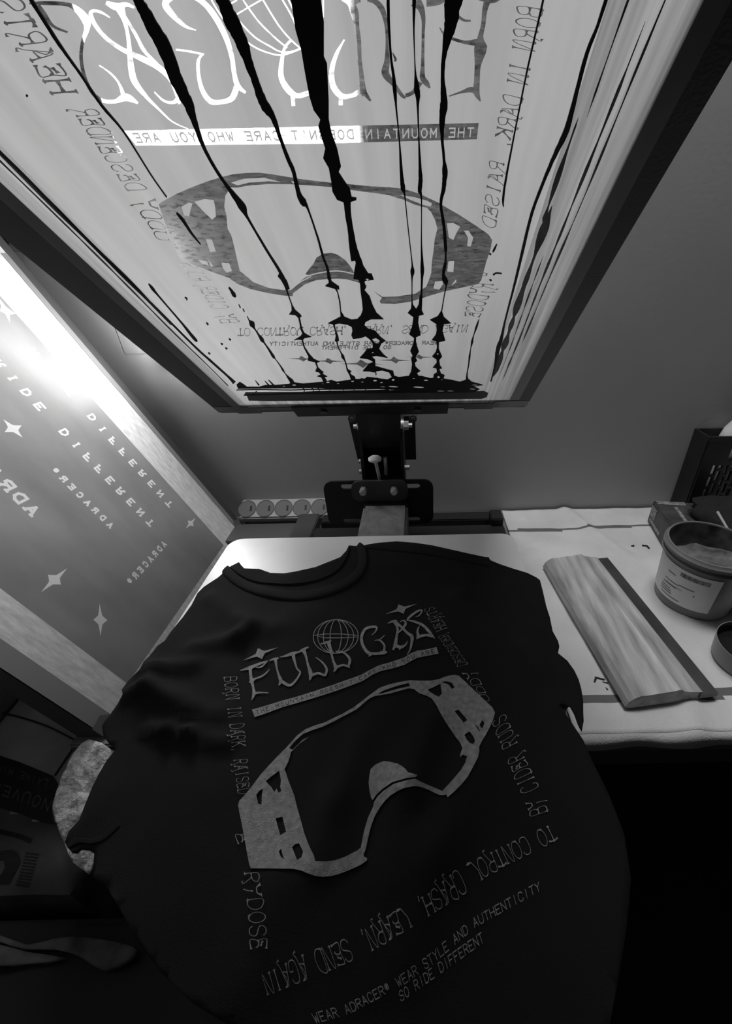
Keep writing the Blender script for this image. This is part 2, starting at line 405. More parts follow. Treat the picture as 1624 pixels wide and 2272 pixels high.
cl = mb.build('tablecloth', [M_cloth, M_stripe], None, True); tag(cl, 'creased pale cotton tablecloth with grey woven stripes covering the right half of the table', 'tablecloth')
sd = cl.modifiers.new('thick', 'SOLIDIFY'); sd.thickness = .0008; sd.offset = 1
# printed / ink marks on the cloth are stains of the cloth
Zc = zpl(TZ + .004)
def stain(polys, name='ink_stain'):
    rv, rf, st = regions([[[Zc.st(*p) for p in q] for q in polys]])
    patch(name, rv, rf, st, lambda s: 0 in s, lambda a, b: V((a, b, clothz(a, b) + .0016)), M_ink, cl)
for q_ in ([[(1320, 1501), (1342, 1507), (1341, 1510), (1324, 1506), (1321, 1514), (1317, 1513)], [(1343, 1524), (1350, 1529), (1347, 1531)], [(1400, 1211), (1407, 1210), (1407, 1214), (1400, 1213)],
       [(1424, 1209), (1436, 1210), (1442, 1216), (1440, 1219), (1434, 1213), (1424, 1212)], [(1336, 1512), (1350, 1515), (1349, 1517), (1337, 1514)]]): stain([q_])

# ------------------------------------------------------------------ press
PX0, PX1, PY0, PY1 = -.2745, .1285, -.06, .4955
pr = empty('screen_printing_press', (-.06, .62, TZ), 'black and grey table-top screen printing press holding the white pallet', 'printing press')
# pallet with rounded corners
bm = bmesh.new(); rr = .018; pts = []
for cx, cy, a0 in ((PX1 - rr, PY1 - rr, 0), (PX0 + rr, PY1 - rr, 90), (PX0 + rr, .235, 180), (-.09, .07 + rr, 180), (.06, .07 + rr, 270), (PX1 - rr, .235, 270)):
    for k in range(7): t = math.radians(a0 + 15 * k); pts.append((cx + rr * math.cos(t), cy + rr * math.sin(t)))
vs_ = [bm.verts.new((x, y, PZ - .012)) for x, y in pts]; f = bm.faces.new(vs_)
r = bmesh.ops.extrude_face_region(bm, geom=[f]); bmesh.ops.translate(bm, verts=[v for v in r['geom'] if isinstance(v, bmesh.types.BMVert)], vec=(0, 0, .012))
mb = MB(); mb.bm(bm); mb.build('pallet', M_pallet, pr)
MB().cyl((-.085, .44, PZ), (-.085, .44, PZ + .0008), .004, n=16).build('pallet_screw', M_steel, pr)
ax = -.062   # centre of the arm
MB().box((ax - .037, .05, PZ - .085), (ax + .037, .622, PZ - .0125), .004).build('pallet_arm', M_hammer, pr)
# base rails on the table
MB().box((-.40, .655, TZ), (.155, .715, TZ + .012), .001).build('base_plate', gray(.07, .5, 'base_grey'), pr)
MB().box((-.205, .628, TZ + .012), (.152, .662, TZ + .034), .002).build('base_rail', M_black, pr)
MB().box((.128, .655, TZ + .012), (.150, .69, TZ + .05), .002).build('rail_stop', M_black, pr)
MB().box((-.245, .60, TZ + .012), (-.205, .712, TZ + .036), .002).build('rail_crossbar', M_dark, pr)
MB().box((-.20, .69, TZ + .012), (.15, .72, TZ + .028), .002).build('base_rail', M_black, pr)
MB().box((ax - .03, .64, TZ + .034), (ax + .03, .70, PZ + .02), .003).build('pedestal', M_black, pr)
# slotted mounting plate
Yb = ypl(.625); P0, P1 = Yb.p(731, 1165), Yb.p(961, 1063)
def rrect(x0, x1, z0, z1, r, n=6):
    out = []
    for cx, cz, a0 in ((x1 - r, z1 - r, 0), (x0 + r, z1 - r, 90), (x0 + r, z0 + r, 180), (x1 - r, z0 + r, 270)):
        for k in range(n + 1): t = math.radians(a0 + 90 * k / n); out.append((cx + r * math.cos(t), cz + r * math.sin(t)))
    return out
def plate(name, y, th, outline, holes, mat, parent):
    rv, rf, st = regions([[outline], holes])
    o = patch(name, rv, rf, st, lambda s: s == {0}, lambda a, b: V((a, y, b)), mat, parent)
    m = o.modifiers.new('thick', 'SOLIDIFY'); m.thickness = th; m.offset = 0; return o
def slot(px0, px1, py0, py1):
    a, b = Yb.p(px0, py1), Yb.p(px1, py0); return rrect(a.x, b.x, a.z, b.z, (b.z - a.z) * .48, 4)
plate('mounting_plate', .625, .004, rrect(P0.x, P1.x, P0.z, P1.z, .016), [slot(757, 800, 1073, 1085), slot(885, 932, 1072, 1084), slot(762, 800, 1150, 1159), slot(890, 932, 1146, 1157)], M_black, pr)
Yf = ypl(.617); a, b = Yf.p(783, 1112), Yf.p(904, 1065)
plate('arm_flange', .617, .004, rrect(a.x, b.x, a.z, b.z, .014), [], M_dark, pr)
MB().box((ax - .037, .600, a.z - .012), (ax + .037, .622, a.z), .002).build('weld_collar', M_black, pr)
for px, py in ((807, 1084), (875, 1083)):
    c = Yf.p(px, py); MB().cyl((c.x, .617, c.z), (c.x, .603, c.z), .0062, n=6).cyl((c.x, .603, c.z), (c.x, .600, c.z), .0045, n=16).build('bolt', M_steel, pr)
# adjusting knob
c = Yf.p(848, 1062)
MB().cyl((c.x - .005, .628, c.z - .01), (c.x - .008, .612, c.z + .034), .0028, n=12).build('knob_stem', M_steel, pr)
k = V((c.x - .0085, .610, c.z + .036)); MB().lathe(k, [(.0, -.003), (.006, -.002), (.0105, .001), (.0105, .004), (.008, .006), (0, .0068)], 28).build('adjusting_knob', gray(.8, .3, 'pale_knob'), pr, True)
# hinge head: channel behind the plate up to the clamp
Yh = ypl(.665); a, b = Yh.p(809, 1062), Yh.p(896, 985)
hx0, hx1 = a.x, b.x
MB().box((hx0, .632, P0.z + .02), (hx1, .70, a.z + .012), .002).box((hx0, .64, a.z), (hx0 + .005, .715, a.z + .10)).box((hx1 - .005, .64, a.z), (hx1, .715, a.z + .10)).box((hx0, .70, a.z - .02), (hx1, .712, a.z + .06)).build('hinge_channel', M_black, pr)
MB().cyl((( hx0 + hx1) / 2 + .004, .655, a.z + .01), ((hx0 + hx1) / 2 + .004, .655, a.z + .045), .0035, n=14).build('stop_screw', M_steel, pr)
# rear bracket wings
Yr = ypl(.722); a2, b2 = Yr.p(790, 1021), Yr.p(922, 922)
plate('rear_bracket', .722, .005, [(a2.x + .004, a2.z), (b2.x - .001, a2.z), (b2.x - .001, b2.z), (a2.x - .006, b2.z)], [], M_black, pr)
for sx, px in ((-1, 783), (1, 916)):
    c = Yr.p(px, 924); MB().cyl((c.x, .726, c.z), (c.x, .708, c.z), .007, n=18).cyl((c.x, .708, c.z), (c.x, .704, c.z), .0035, n=14).build('bracket_pivot', M_dark, pr)
# pivot bolts with washers and springs each side
def nut(px, py, sx, parent=pr):
    c = Yh.p(px, py); m = MB().cyl(c, c + V((sx * .010, 0, 0)), .0075, n=6).cyl(c - V((sx * .004, 0, 0)), c, .0095, n=22)
    m.cyl(c, c + V((sx * .016, 0, 0)), .0038, n=12); m.build('pivot_nut', M_steel, parent)
nut(806, 946, -1); nut(893, 944, 1)
for k in range(4):
    c = Yh.p(885 + k * 3, 944); MB().cyl(c, c + V((.0012, 0, 0)), .0105, n=22).build('spring_coil', M_steel, pr)
for px, py, sx in ((809, 1046, -1), (808, 1024, -1), (897, 1037, 1)):
    c = Yh.p(px, py); MB().cyl(c, c + V((sx * .009, 0, 0)), .0042, n=14).build('side_bolt', M_steel, pr)

# ------------------------------------------------------------------ raised screen
d = ray(828, 911); HP = CAM + d * (.613 / d.y)
TH = math.radians(40.5)
S1 = Plane(HP, (1, 0, 0), (0, -math.cos(TH), math.sin(TH)))
LOCAL = set()
def frame_root(P, name, label, cat):
    o = empty(name, P.o, label, cat); m = Matrix((P.s, P.t, P.n)).transposed().to_4x4(); m.translation = P.o; o.matrix_world = m; LOCAL.add(o.name); return o
_link = link
def link(name, me, mat, parent=None, smooth=False, label=None):
    o = _link(name, me, mat, parent, smooth, label)
    if parent and parent.name in LOCAL: o.matrix_parent_inverse = Matrix()
    return o
m1 = lambda pts: [S1.st(p[0], p[1]) for p in pts]
s1 = frame_root(S1, 'raised_printing_screen', 'large printing screen raised overhead, seen from below, with ink runs and mirrored FULL GAS stencil', 'printing screen')
HW, SL = .2272, .585
fr = MB()   # frame rails above the fabric
for x0, x1, y0, y1 in ((-HW, -HW + .030, 0, SL), (HW - .030, HW, 0, SL)): fr.box((x0, y0, -.028), (x1, y1, -.0004), .0015)
fr.box((-HW + .03, 0, -.028), (HW - .03, .03, -.0004), .0015).box((-HW + .03, SL - .03, -.028), (HW - .03, SL, -.0004), .0015)
fr.build('frame', M_black, s1)
A_ = cr(620, 560, 3.248); B_ = cr(0, 0, 2); C_ = cr(812, 0, 2); D_ = cr(400, 0, 3.248); E_ = cr(330, 360, 2.03); F_ = cr(480, 760, 4.274); K_ = cr(840, 760, 4.274); J_ = cr(900, 0, 3.248); Q_ = cr(480, 640, 2.8)
st1 = []; sub1 = []
def S_(crop, pts): st1.extend(ribbon(smooth(crop(pts), 5)))
# S
S_(B_, [(130, 15, 8), (200, 14, 18), (300, 20, 18), (350, 50, 30), (383, 92, 38), (385, 130, 24), (366, 190, 16), (360, 260, 16), (375, 340, 16), (402, 400, 16), (440, 450, 12), (455, 478, 4)])
S_(B_, [(425, 425, 12), (460, 448, 16), (510, 450, 18), (560, 432, 34), (612, 458, 8)]); S_(B_, [(548, 425, 20), (528, 370, 10), (490, 325, 8), (440, 290, 5)])
S_(B_, [(170, 22, 14), (195, 60, 20), (235, 115, 14), (300, 143, 9)])
# A
S_(B_, [(488, 78, 4), (450, 55, 12), (418, 48, 14), (402, 62, 18), (425, 115, 18), (478, 175, 18), (548, 222, 20), (635, 262, 26), (705, 300, 26), (760, 355, 22), (790, 430, 20), (796, 462, 8)])
S_(B_, [(792, 440, 26), (765, 455, 14), (725, 446, 10), (685, 408, 5)]); S_(B_, [(470, 12, 18), (520, 30, 34), (560, 20, 20), (597, 34, 9)]); S_(B_, [(530, 30, 44), (552, 90, 20), (568, 160, 16), (575, 230, 22), (585, 320, 28), (602, 370, 26), (650, 430, 16), (710, 490, 9), (765, 540, 6), (835, 572, 4)])
S_(B_, [(552, 70, 12), (600, 150, 14), (640, 225, 16), (700, 285, 10)])
# G
S_(B_, [(870, 134, 4), (820, 115, 14), (760, 60, 26), (735, 10, 30), (800, -30, 30), (880, -5, 24), (945, 60, 26), (1000, 160, 24), (1028, 250, 20), (1040, 330, 20), (1055, 380, 22), (1090, 412, 10)])
S_(B_, [(1050, 385, 26), (1030, 435, 26), (985, 452, 20), (935, 450, 24), (900, 405, 20), (882, 340, 16), (880, 270, 14), (900, 240, 8)]); S_(B_, [(780, 220, 8), (840, 228, 9), (905, 242, 9)])
# L with globe
S_(B_, [(1290, 180, 12), (1262, 215, 12), (1248, 290, 20), (1250, 350, 24), (1282, 402, 28), (1320, 425, 22), (1370, 412, 22), (1420, 395, 10)]); S_(B_, [(1298, 415, 20), (1302, 470, 16)])
for g in ([(225, 0), (265, 70), (320, 150)], [(340, 40), (410, 0)], [(395, 110), (470, 65), (600, -10)], [(400, 110), (440, 170), (540, 270), (640, 330), (720, 372), (800, 372), (865, 348)], [(445, -10), (560, 150), (680, 270), (770, 345)],
          [(590, -10), (700, 170), (790, 280), (868, 350)], [(725, -20), (800, 110), (832, 185)], [(470, 298), (560, 352), (650, 385), (740, 396), (870, 352)], [(1030, -10), (1030, 60), (1028, 125)], [(770, -20), (815, 70)]):
    S_(D_, [(x, y, 11) for x, y in g])
# L
S_(D_, [(1182, 286, 10), (1130, 380, 26), (1096, 480, 34), (1092, 580, 40), (1118, 650, 44), (1170, 695, 40), (1240, 688, 30), (1310, 660, 40), (1372, 728, 14)]); S_(D_, [(1156, 705, 30), (1156, 758, 28)])
S_(D_, [(1180, -20, 60), (1225, 20, 50), (1255, 90, 60), (1270, 180, 38), (1288, 300, 30), (1290, 420, 34), (1305, 540, 34), (1312, 620, 44), (1330, 690, 40)]); S_(D_, [(1220, 30, 50), (1290, -10, 50)])
# U
S_(J_, [(70, 10, 90), (110, 60, 50), (128, 140, 30), (126, 240, 22), (124, 380, 22), (122, 480, 28), (122, 560, 40), (150, 600, 40), (175, 635, 12)]); S_(J_, [(150, 20, 60), (240, 15, 40), (300, -20, 30)])
S_(J_, [(100, 590, 50), (60, 660, 30), (0, 690, 30)]); S_(D_, [(1350, -5, 30), (1410, 15, 40), (1460, 80, 40), (1485, 200, 22), (1490, 330, 22), (1490, 440, 40), (1478, 530, 54), (1540, 610, 34), (1600, 690, 26), (1625, 700, 20)]); S_(D_, [(1530, 380, 8), (1552, 430, 18), (1540, 440, 8)])
# F
S_(C_, [(545, -10, 34), (528, 40, 24), (520, 110, 20), (508, 165, 26), (508, 215, 56), (496, 290, 28), (492, 360, 26), (490, 410, 28), (508, 450, 5)]); S_(C_, [(368, 427, 6), (420, 410, 10), (470, 398, 26), (495, 420, 10)])
S_(C_, [(327, 122, 4), (345, 150, 10), (380, 170, 14), (440, 188, 16), (505, 190, 34), (537, 210, 6)]); S_(C_, [(405, 70, 14), (435, 90, 12), (465, 92, 8)])
S_(C_, [(500, -20, 40), (560, 0, 30), (600, -10, 10)])
# banner
st1.append([(275, 290), (600, 283), (1062, 273), (1058, 309), (700, 319), (302, 323)])
sub1 += text_strip("THE MOUNTAIN DOESN'T CARE WHO YOU ARE", [(1053, 303), (300, 316)], [(1055, 284), (290, 297)], 'mono', .2, .6)
# goggles
st1.append(E_([(45, 190), (60, 178), (130, 140), (200, 110), (270, 84), (330, 66), (380, 54), (440, 48), (500, 47), (560, 55), (620, 65), (700, 78), (820, 92), (920, 100), (1000, 108), (1080, 112), (1150, 120), (1220, 142), (1300, 180), (1400, 238), (1480, 290), (1530, 325), (1547, 350), (1540, 390), (1520, 450), (1498, 530), (1486, 548), (1400, 567), (1330, 582), (1260, 603), (1180, 628), (1110, 638), (1045, 636), (1040, 625), (1050, 612), (1030, 600), (985, 560), (940, 540), (890, 527), (850, 524), (800, 526), (750, 532), (700, 552), (650, 590), (648, 603), (600, 600), (540, 590), (460, 572), (400, 548), (360, 520), (300, 500), (210, 465), (150, 440), (130, 415), (110, 350), (80, 290), (60, 235)]))
sub1.append(E_([(352, 112), (400, 115), (440, 106), (540, 98), (640, 99), (720, 104), (820, 112), (950, 130), (1010, 138), (1080, 148), (1150, 170), (1200, 192), (1252, 205), (1272, 225), (1290, 262), (1300, 300), (1288, 345), (1282, 400), (1275, 450), (1272, 500), (1262, 530), (1250, 560), (1200, 592), (1120, 604), (1052, 606), (1010, 578), (975, 550), (945, 532), (915, 478), (885, 440), (850, 416), (820, 407), (785, 412), (755, 430), (740, 460), (722, 480), (705, 505), (720, 508), (690, 530), (660, 560), (640, 576), (600, 575), (540, 566), (470, 540), (440, 512), (410, 490), (396, 430), (385, 380), (372, 330), (355, 300), (350, 240), (340, 200), (345, 150), (362, 125)]))
for h in ([(148, 200), (180, 182), (197, 186), (188, 215), (182, 245), (158, 238)], [(205, 178), (250, 166), (292, 170), (300, 205), (302, 245), (285, 258), (250, 225)], [(257, 346), (284, 348), (292, 370), (302, 402), (276, 405)], [(327, 452), (362, 455), (375, 490), (352, 497), (335, 480)], [(222, 438), (262, 446), (270, 466), (240, 458)], [(268, 438), (292, 470), (278, 468)],
          [(370, 92), (430, 74), (520, 70), (600, 90), (540, 86), (450, 92), (400, 104)], [(640, 82), (660, 90), (650, 96)], [(1130, 146), (1200, 158), (1250, 172), (1276, 185), (1270, 200), (1235, 192), (1180, 170)], [(1342, 275), (1370, 272), (1402, 290), (1385, 320), (1372, 350), (1352, 340)], [(1420, 308), (1440, 308), (1462, 340), (1450, 380), (1434, 378), (1438, 340)],
          [(1350, 446), (1376, 444), (1372, 495), (1344, 492)], [(1290, 538), (1322, 534), (1326, 548), (1308, 574), (1282, 568)], [(1362, 556), (1384, 526), (1386, 540)], [(430, 505), (470, 520), (440, 515)]): sub1.append(E_(h))
sub1 += ribbon(smooth(E_([(712, 514, 5), (760, 500, 5), (830, 490, 5), (880, 493, 5), (930, 505, 5)]), 4))
sub1 += ribbon(smooth(E_([(985, 558, 5), (1020, 590, 5), (1048, 612, 5)]), 3)) + ribbon(smooth(E_([(640, 570, 4), (690, 535, 4), (730, 515, 4)]), 3))
# side and end lettering (mirrored as seen from below)
def T1(*a, **k): st1.extend(text_strip(*a, **k))
T1('BORN IN DARK, RAISED', [(1204, 18), (1168, 190), (1120, 350), (1098, 512)], [(1152, 10), (1128, 175), (1090, 345), (1070, 500)], w=.105)
T1('EVERYDOSE', [(1104, 590), (1092, 640), (1062, 706)], [(1068, 590), (1045, 640), (1031, 703)], w=.105, skip=(0, 2))
T1('BY CIDER RUDS', [(492, 718), (450, 650), (398, 582)], [(530, 716), (484, 650), (436, 585)], w=.105)
T1('MUDDY', [(365, 560), (335, 505), (288, 440)], [(385, 560), (362, 500), (342, 440)], w=.1, skip=(0,))
T1('DESCENDER', [(285, 425), (220, 330), (158, 240)], [(325, 423), (265, 330), (208, 238)], w=.105)
T1('HEARTS', [(116, 212), (60, 120), (-25, 0)], [(172, 208), (110, 105), (40, -10)], w=.105)
T1('TO CONTROL CRASH, LEARN, SEND AGAIN', [(526, 729), (780, 725), (1040, 721)], [(527, 745), (780, 742), (1036, 736)], w=.13, fill=.8)
T1('WEAR ADRACER® WEAR STYLE AND AUTHENTICITY', [(972, 764), (597, 767)], [(972, 757), (598, 759)], font='mono', w=.26, fill=.72)
T1('SO RIDE DIFFERENT', [(868, 774), (712, 775)], [(869, 767), (713, 768)], font='mono', w=.26, fill=.72)
for cx, cy, w_, h_ in ((671, 796, 34, 6.5), (730, 801, 36, 7), (803, 807, 50, 9.5), (876, 799, 36, 8), (931, 792, 30, 6)):
    st1.append(star4([(cx - w_, cy), (cx - 3, cy - h_), (cx + w_, cy + 1), (cx + 3, cy + h_)], .1))
EMU = [[(-.1655, .066), (-.1655, .578), (.1568, .578), (.1568, .064)]]
FAB = [[(-HW + .012, .012), (HW - .012, .012), (HW - .012, .583), (-HW + .012, .583)]]
rv, rf, sts = regions([FAB, EMU, [m1(p) for p in st1], [m1(p) for p in sub1]])
L1 = lambda a, b: V((a, b, 0))
op = lambda s: 1 in s and 2 in s and 3 not in s
M_emul = film('photo_emulsion', .54, .5, (22, 1.2, 1), .90, 1.07, 3, rough=.55)  # lengthwise streaks of reflected light painted into the emulsion colour
M_mesh1 = film('open_screen_fabric', .13, .3, (.5, 1.5, 1), .2, 3.2, 150, open_=.55, clog=(150, .34, .50, .18), rough=.8, ramp=(.46, .66))
M_fab = film('taut_fabric_border', .86, .35, (26, .5, 1), .4, 1.1, 3.2, rough=.6)
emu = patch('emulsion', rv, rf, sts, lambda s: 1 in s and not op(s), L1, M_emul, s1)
patch('stencil_opening', rv, rf, sts, op, L1, M_mesh1, s1, label='open mesh of the mirrored stencil artwork')
patch('fabric_border', rv, rf, sts, lambda s: 1 not in s and 0 in s, L1, M_fab, s1)
# tape along the frame
def over(name, polys, off, mat, parent=s1, mp=m1, px=True, th=0, label=None):
    if len(polys) > 1 and name.endswith('tape'): return [over(name, [p], off + .00003 * i, mat, parent, mp, px, th, label) for i, p in enumerate(polys)]
    rv_, rf_, ss_ = regions([[mp(p) if px else p for p in polys]])
    o = patch(name, rv_, rf_, ss_, lambda s: 0 in s, lambda a, b: V((a, b, off)), mat, parent, label=label)
    if th: q = o.modifiers.new('thick', 'SOLIDIFY'); q.thickness = th; q.offset = -1
    return o
over('black_edge_tape', [[(-HW, .006), (-HW + .0285, .02), (-HW + .0285, SL), (-HW, SL)], [(HW, .022), (HW - .0162, .022), (HW - .0162, SL), (HW, SL)]], .0005, M_black, px=False, th=.0003)
over('edge_tape', [[(-HW + .0285, .024), (-HW + .040, .024), (-HW + .040, SL), (-HW + .0285, SL)], [(HW - .0162, .03), (HW - .0285, .03), (HW - .0285, SL), (HW - .0162, SL)],
                   [(-HW, .006), (-HW, .026), (-HW + .05, .024), (-HW + .05, .010), (-HW + .028, .004)], [(HW, .008), (HW, .026), (HW - .05, .026), (HW - .05, .004), (HW - .034, .004)], [(-.19, .009), (.19, .009), (.19, .020), (-.19, .020)],
                   [(-.20, .0), (-.165, .0), (-.165, .012), (-.20, .012)], [(.135, .0), (.178, .0), (.178, .012), (.135, .012)]], .0008, M_tape, px=False, th=.0003)
over('inner_tape', [[(543, 872), (545, 869), (1075, 867), (1083, 871), (1080, 880), (1068, 884), (900, 886), (600, 889), (552, 888), (548, 878)]], .0008, gray(.075, .45, 'dark_grey_tape', noise_=(20, .055, .1, (1, 3, 1))), th=.0003)
# ink runs
ik = []
def I_(crop, pts, jit=.10): ik.extend(ink(crop(pts) if crop else pts, 4, jit))
I_(None, [(300, -20, 18), (308, 0, 22), (325, 30, 25), (350, 75, 30), (372, 118, 31), (388, 165, 28), (407, 205, 24), (420, 232, 21), (430, 262, 13), (442, 298, 9), (456, 332, 7), (478, 372, 6), (500, 405, 6), (520, 432, 11), (540, 460, 15), (549, 480, 5), (590, 550, 5), (622, 602, 6), (634, 628, 10), (640, 640, 6)])
I_(None, [(483, -20, 24), (495, 0, 26), (510, 35, 30), (527, 70, 30), (542, 105, 24), (553, 140, 18), (566, 175, 15), (576, 205, 17), (590, 235, 19), (606, 258, 12), (620, 298, 7), (637, 345, 8), (652, 380, 8), (662, 425, 10), (674, 448, 14), (683, 460, 4), (705, 525, 4), (717, 568, 5), (726, 592, 5), (731, 618, 8)])
ik.append(D_([(780, -60), (800, 0), (830, 200), (870, 340), (900, 520), (930, 680), (960, 780), (1010, 850), (995, 900), (1015, 970), (1045, 1060), (1030, 1130), (1070, 1200), (1088, 1300), (1096, 1370), (1130, 1430), (1178, 1448), (1190, 1500), (1212, 1490), (1212, 1450), (1268, 1432), (1270, 1418), (1235, 1412), (1222, 1350), (1185, 1299), (1140, 1230), (1158, 1190), (1130, 1060), (1090, 950), (1070, 850), (1070, 720), (1058, 450), (1035, 400), (1035, 150), (1015, 0), (1010, -60)]))
I_(None, [(770, 442, 16), (772, 470, 14), (778, 510, 13), (783, 545, 17), (790, 575, 22)], .05)
I_(None, [(861, -15, 8), (862, 40, 6), (867, 120, 5), (873, 165, 7), (876, 198, 9), (879, 235, 4), (886, 310, 3), (891, 388, 8), (894, 415, 10), (898, 432, 3), (905, 500, 2.4), (914, 580, 3), (915, 600, 9), (914, 622, 2.5), (914, 690, 3)])
I_(None, [(919, -15, 9), (918, 60, 4), (921, 150, 3), (925, 195, 13), (927, 210, 10), (927, 235, 5), (929, 300, 3), (932, 370, 7), (933, 398, 9), (931, 420, 9), (935, 440, 3), (935, 540, 3), (937, 596, 8), (936, 618, 5), (934, 685, 4)])
I_(None, [(1008, -15, 40), (1004, 10, 35), (1001, 45, 29), (994, 75, 21), (985, 120, 10), (982, 165, 9), (984, 205, 13), (985, 230, 17), (981, 262, 13), (981, 305, 7), (985, 350, 6), (987, 378, 12), (986, 395, 10), (984, 418, 9), (978, 450, 6), (985, 500, 7), (989, 555, 7)])
ik.append(A_([(0, 140), (30, 190), (50, 225), (68, 238), (55, 255), (75, 320), (95, 375), (115, 410), (150, 440), (160, 455), (148, 462), (155, 500), (165, 545), (180, 575), (205, 592), (230, 602), (180, 612), (170, 625), (185, 680), (215, 725), (250, 765), (290, 782), (270, 790), (280, 825), (300, 845), (318, 858), (310, 870), (345, 890), (325, 893), (350, 935), (320, 935), (300, 895), (272, 888), (298, 876), (285, 860), (258, 852), (270, 825), (255, 785), (205, 775), (208, 745), (175, 680), (160, 625), (135, 622), (105, 628), (150, 600), (165, 580), (150, 545), (143, 500), (135, 465), (115, 445), (70, 440), (88, 415), (85, 370), (60, 300), (35, 235), (10, 190), (-12, 165)]))
ik.append(A_([(352, 180), (362, 175), (380, 205), (430, 240), (432, 262), (415, 255), (425, 290), (440, 350), (445, 420), (470, 460), (520, 480), (560, 475), (585, 450), (600, 410), (595, 350), (585, 280), (580, 215), (570, 190), (532, 182), (540, 120), (550, 70), (540, 30), (535, -20), (562, -20), (560, 0), (590, 40), (605, 90), (640, 145), (665, 148), (680, 190), (620, 196), (612, 205), (625, 245), (612, 265), (650, 310), (670, 370), (700, 430), (750, 475), (660, 475), (620, 495), (612, 520), (640, 545), (690, 560), (730, 605), (765, 632), (735, 650), (718, 690), (750, 730), (780, 755), (700, 740), (665, 745), (690, 770), (692, 815), (745, 830), (820, 850), (828, 885), (860, 895), (860, 935), (700, 935), (690, 860), (600, 850), (640, 800), (678, 785), (640, 765), (578, 755), (610, 720), (630, 690), (672, 686), (670, 650), (650, 620), (620, 598), (590, 610), (530, 618), (518, 590), (526, 560), (520, 530), (490, 515), (430, 505), (400, 512), (405, 550), (425, 600), (430, 632), (398, 635), (405, 600), (400, 560), (385, 512), (350, 505), (440, 458), (436, 400), (428, 340), (415, 280), (400, 255), (330, 235), (355, 215)]))
hole = [A_(q) for q in ([(612, 186), (632, 180), (655, 186), (632, 196)], [(665, 620), (695, 610), (722, 628), (715, 655), (690, 650)], [(662, 716), (672, 711), (682, 718), (672, 724)])]
I_(A_, [(412, 630, 10), (425, 680, 7), (445, 720, 8), (457, 748, 22), (468, 768, 10), (480, 800, 9), (490, 840, 12), (515, 870, 30), (540, 930, 40)])
ik.append(A_([(1193, -20), (1204, -20), (1205, 80), (1190, 150), (1217, 200), (1205, 240), (1190, 310), (1172, 420), (1185, 460), (1235, 505), (1185, 510), (1175, 560), (1195, 630), (1150, 640), (1148, 690), (1172, 745), (1152, 770), (1157, 810), (1172, 830), (1152, 835), (1165, 870), (1190, 880), (1170, 940), (1100, 940), (1112, 875), (1135, 860), (1130, 830), (1105, 825), (1133, 790), (1130, 765), (1100, 745), (1125, 715), (1135, 680), (1130, 635), (1098, 625), (1125, 590), (1135, 550), (1130, 510), (1085, 480), (1140, 455), (1165, 415), (1183, 310), (1197, 230), (1170, 190), (1172, 120), (1190, 50)]))
ik.append(A_([(952, 320), (958, 320), (962, 370), (985, 402), (1003, 370), (1010, 300), (1018, 300), (1020, 370), (1025, 410), (1040, 440), (1005, 450), (1000, 500), (1018, 590), (985, 605), (985, 650), (1005, 710), (980, 750), (992, 775), (975, 790), (982, 820), (1015, 850), (990, 865), (1012, 900), (1005, 940), (925, 940), (930, 890), (948, 855), (955, 800), (948, 760), (960, 740), (942, 705), (965, 650), (970, 610), (935, 585), (955, 530), (965, 460), (925, 430), (948, 400)]))
I_(A_, [(1438, 478, 5), (1420, 530, 14), (1400, 590, 6), (1388, 640, 16), (1378, 690, 5), (1370, 745, 14), (1362, 810, 8), (1352, 870, 10), (1352, 915, 22), (1355, 945, 60)])
I_(Q_, [(78, -12, 8), (95, 10, 15), (112, 38, 22), (124, 45, 3)]); I_(Q_, [(140, 95, 4), (150, 115, 6)]); I_(Q_, [(165, 122, 5), (175, 140, 5)]); I_(Q_, [(192, 168, 4), (205, 195, 8), (222, 216, 34), (238, 245, 8), (262, 282, 10), (284, 315, 22), (300, 335, 6), (330, 375, 5), (358, 418, 9)])
I_(F_, [(450, -10, 8), (495, 60, 9), (540, 125, 24), (560, 150, 6), (600, 205, 9), (632, 255, 16), (655, 290, 6), (685, 328, 22), (712, 360, 34), (722, 400, 50)])
# pool of ink at the hinge end
ik.append([(525, 852), (532, 846), (540, 851), (548, 857), (575, 857), (590, 853), (612, 853), (640, 851), (652, 847), (672, 850), (692, 848), (720, 846), (735, 842), (748, 846), (765, 843), (790, 840), (815, 835), (840, 838), (860, 834), (880, 836), (905, 833), (935, 833), (955, 838), (972, 836), (985, 839), (1003, 842), (1020, 846), (1032, 842), (1040, 840), (1047, 846), (1062, 850), (1072, 853), (1050, 856), (1064, 862), (1052, 869), (1000, 869), (940, 867), (890, 864), (850, 862), (800, 860), (740, 861), (700, 859), (640, 860), (580, 860), (528, 861)])
I_(F_, [(190, 445, 5), (400, 440, 6), (700, 445, 5), (900, 438, 6), (1200, 436, 7), (1640, 430, 6)]); I_(F_, [(260, 492, 10), (460, 488, 9), (700, 480, 9), (860, 472, 20), (1000, 470, 26), (1300, 462, 24), (1640, 458, 30)]); I_(K_, [(0, 462, 26), (400, 458, 24), (900, 462, 10)])
for xa in (820, 905, 960, 1060, 1190, 1290, 1400): I_(F_, [(xa, 425, 8), (xa + 18, 445, 6), (xa + 8, 466, 8)])
I_(F_, [(370, 355, 4), (405, 400, 12)]); I_(F_, [(460, 358, 4), (500, 402, 12)]); I_(F_, [(495, 350, 6), (545, 402, 14)]); I_(F_, [(340, 488, 3), (385, 455, 4)])
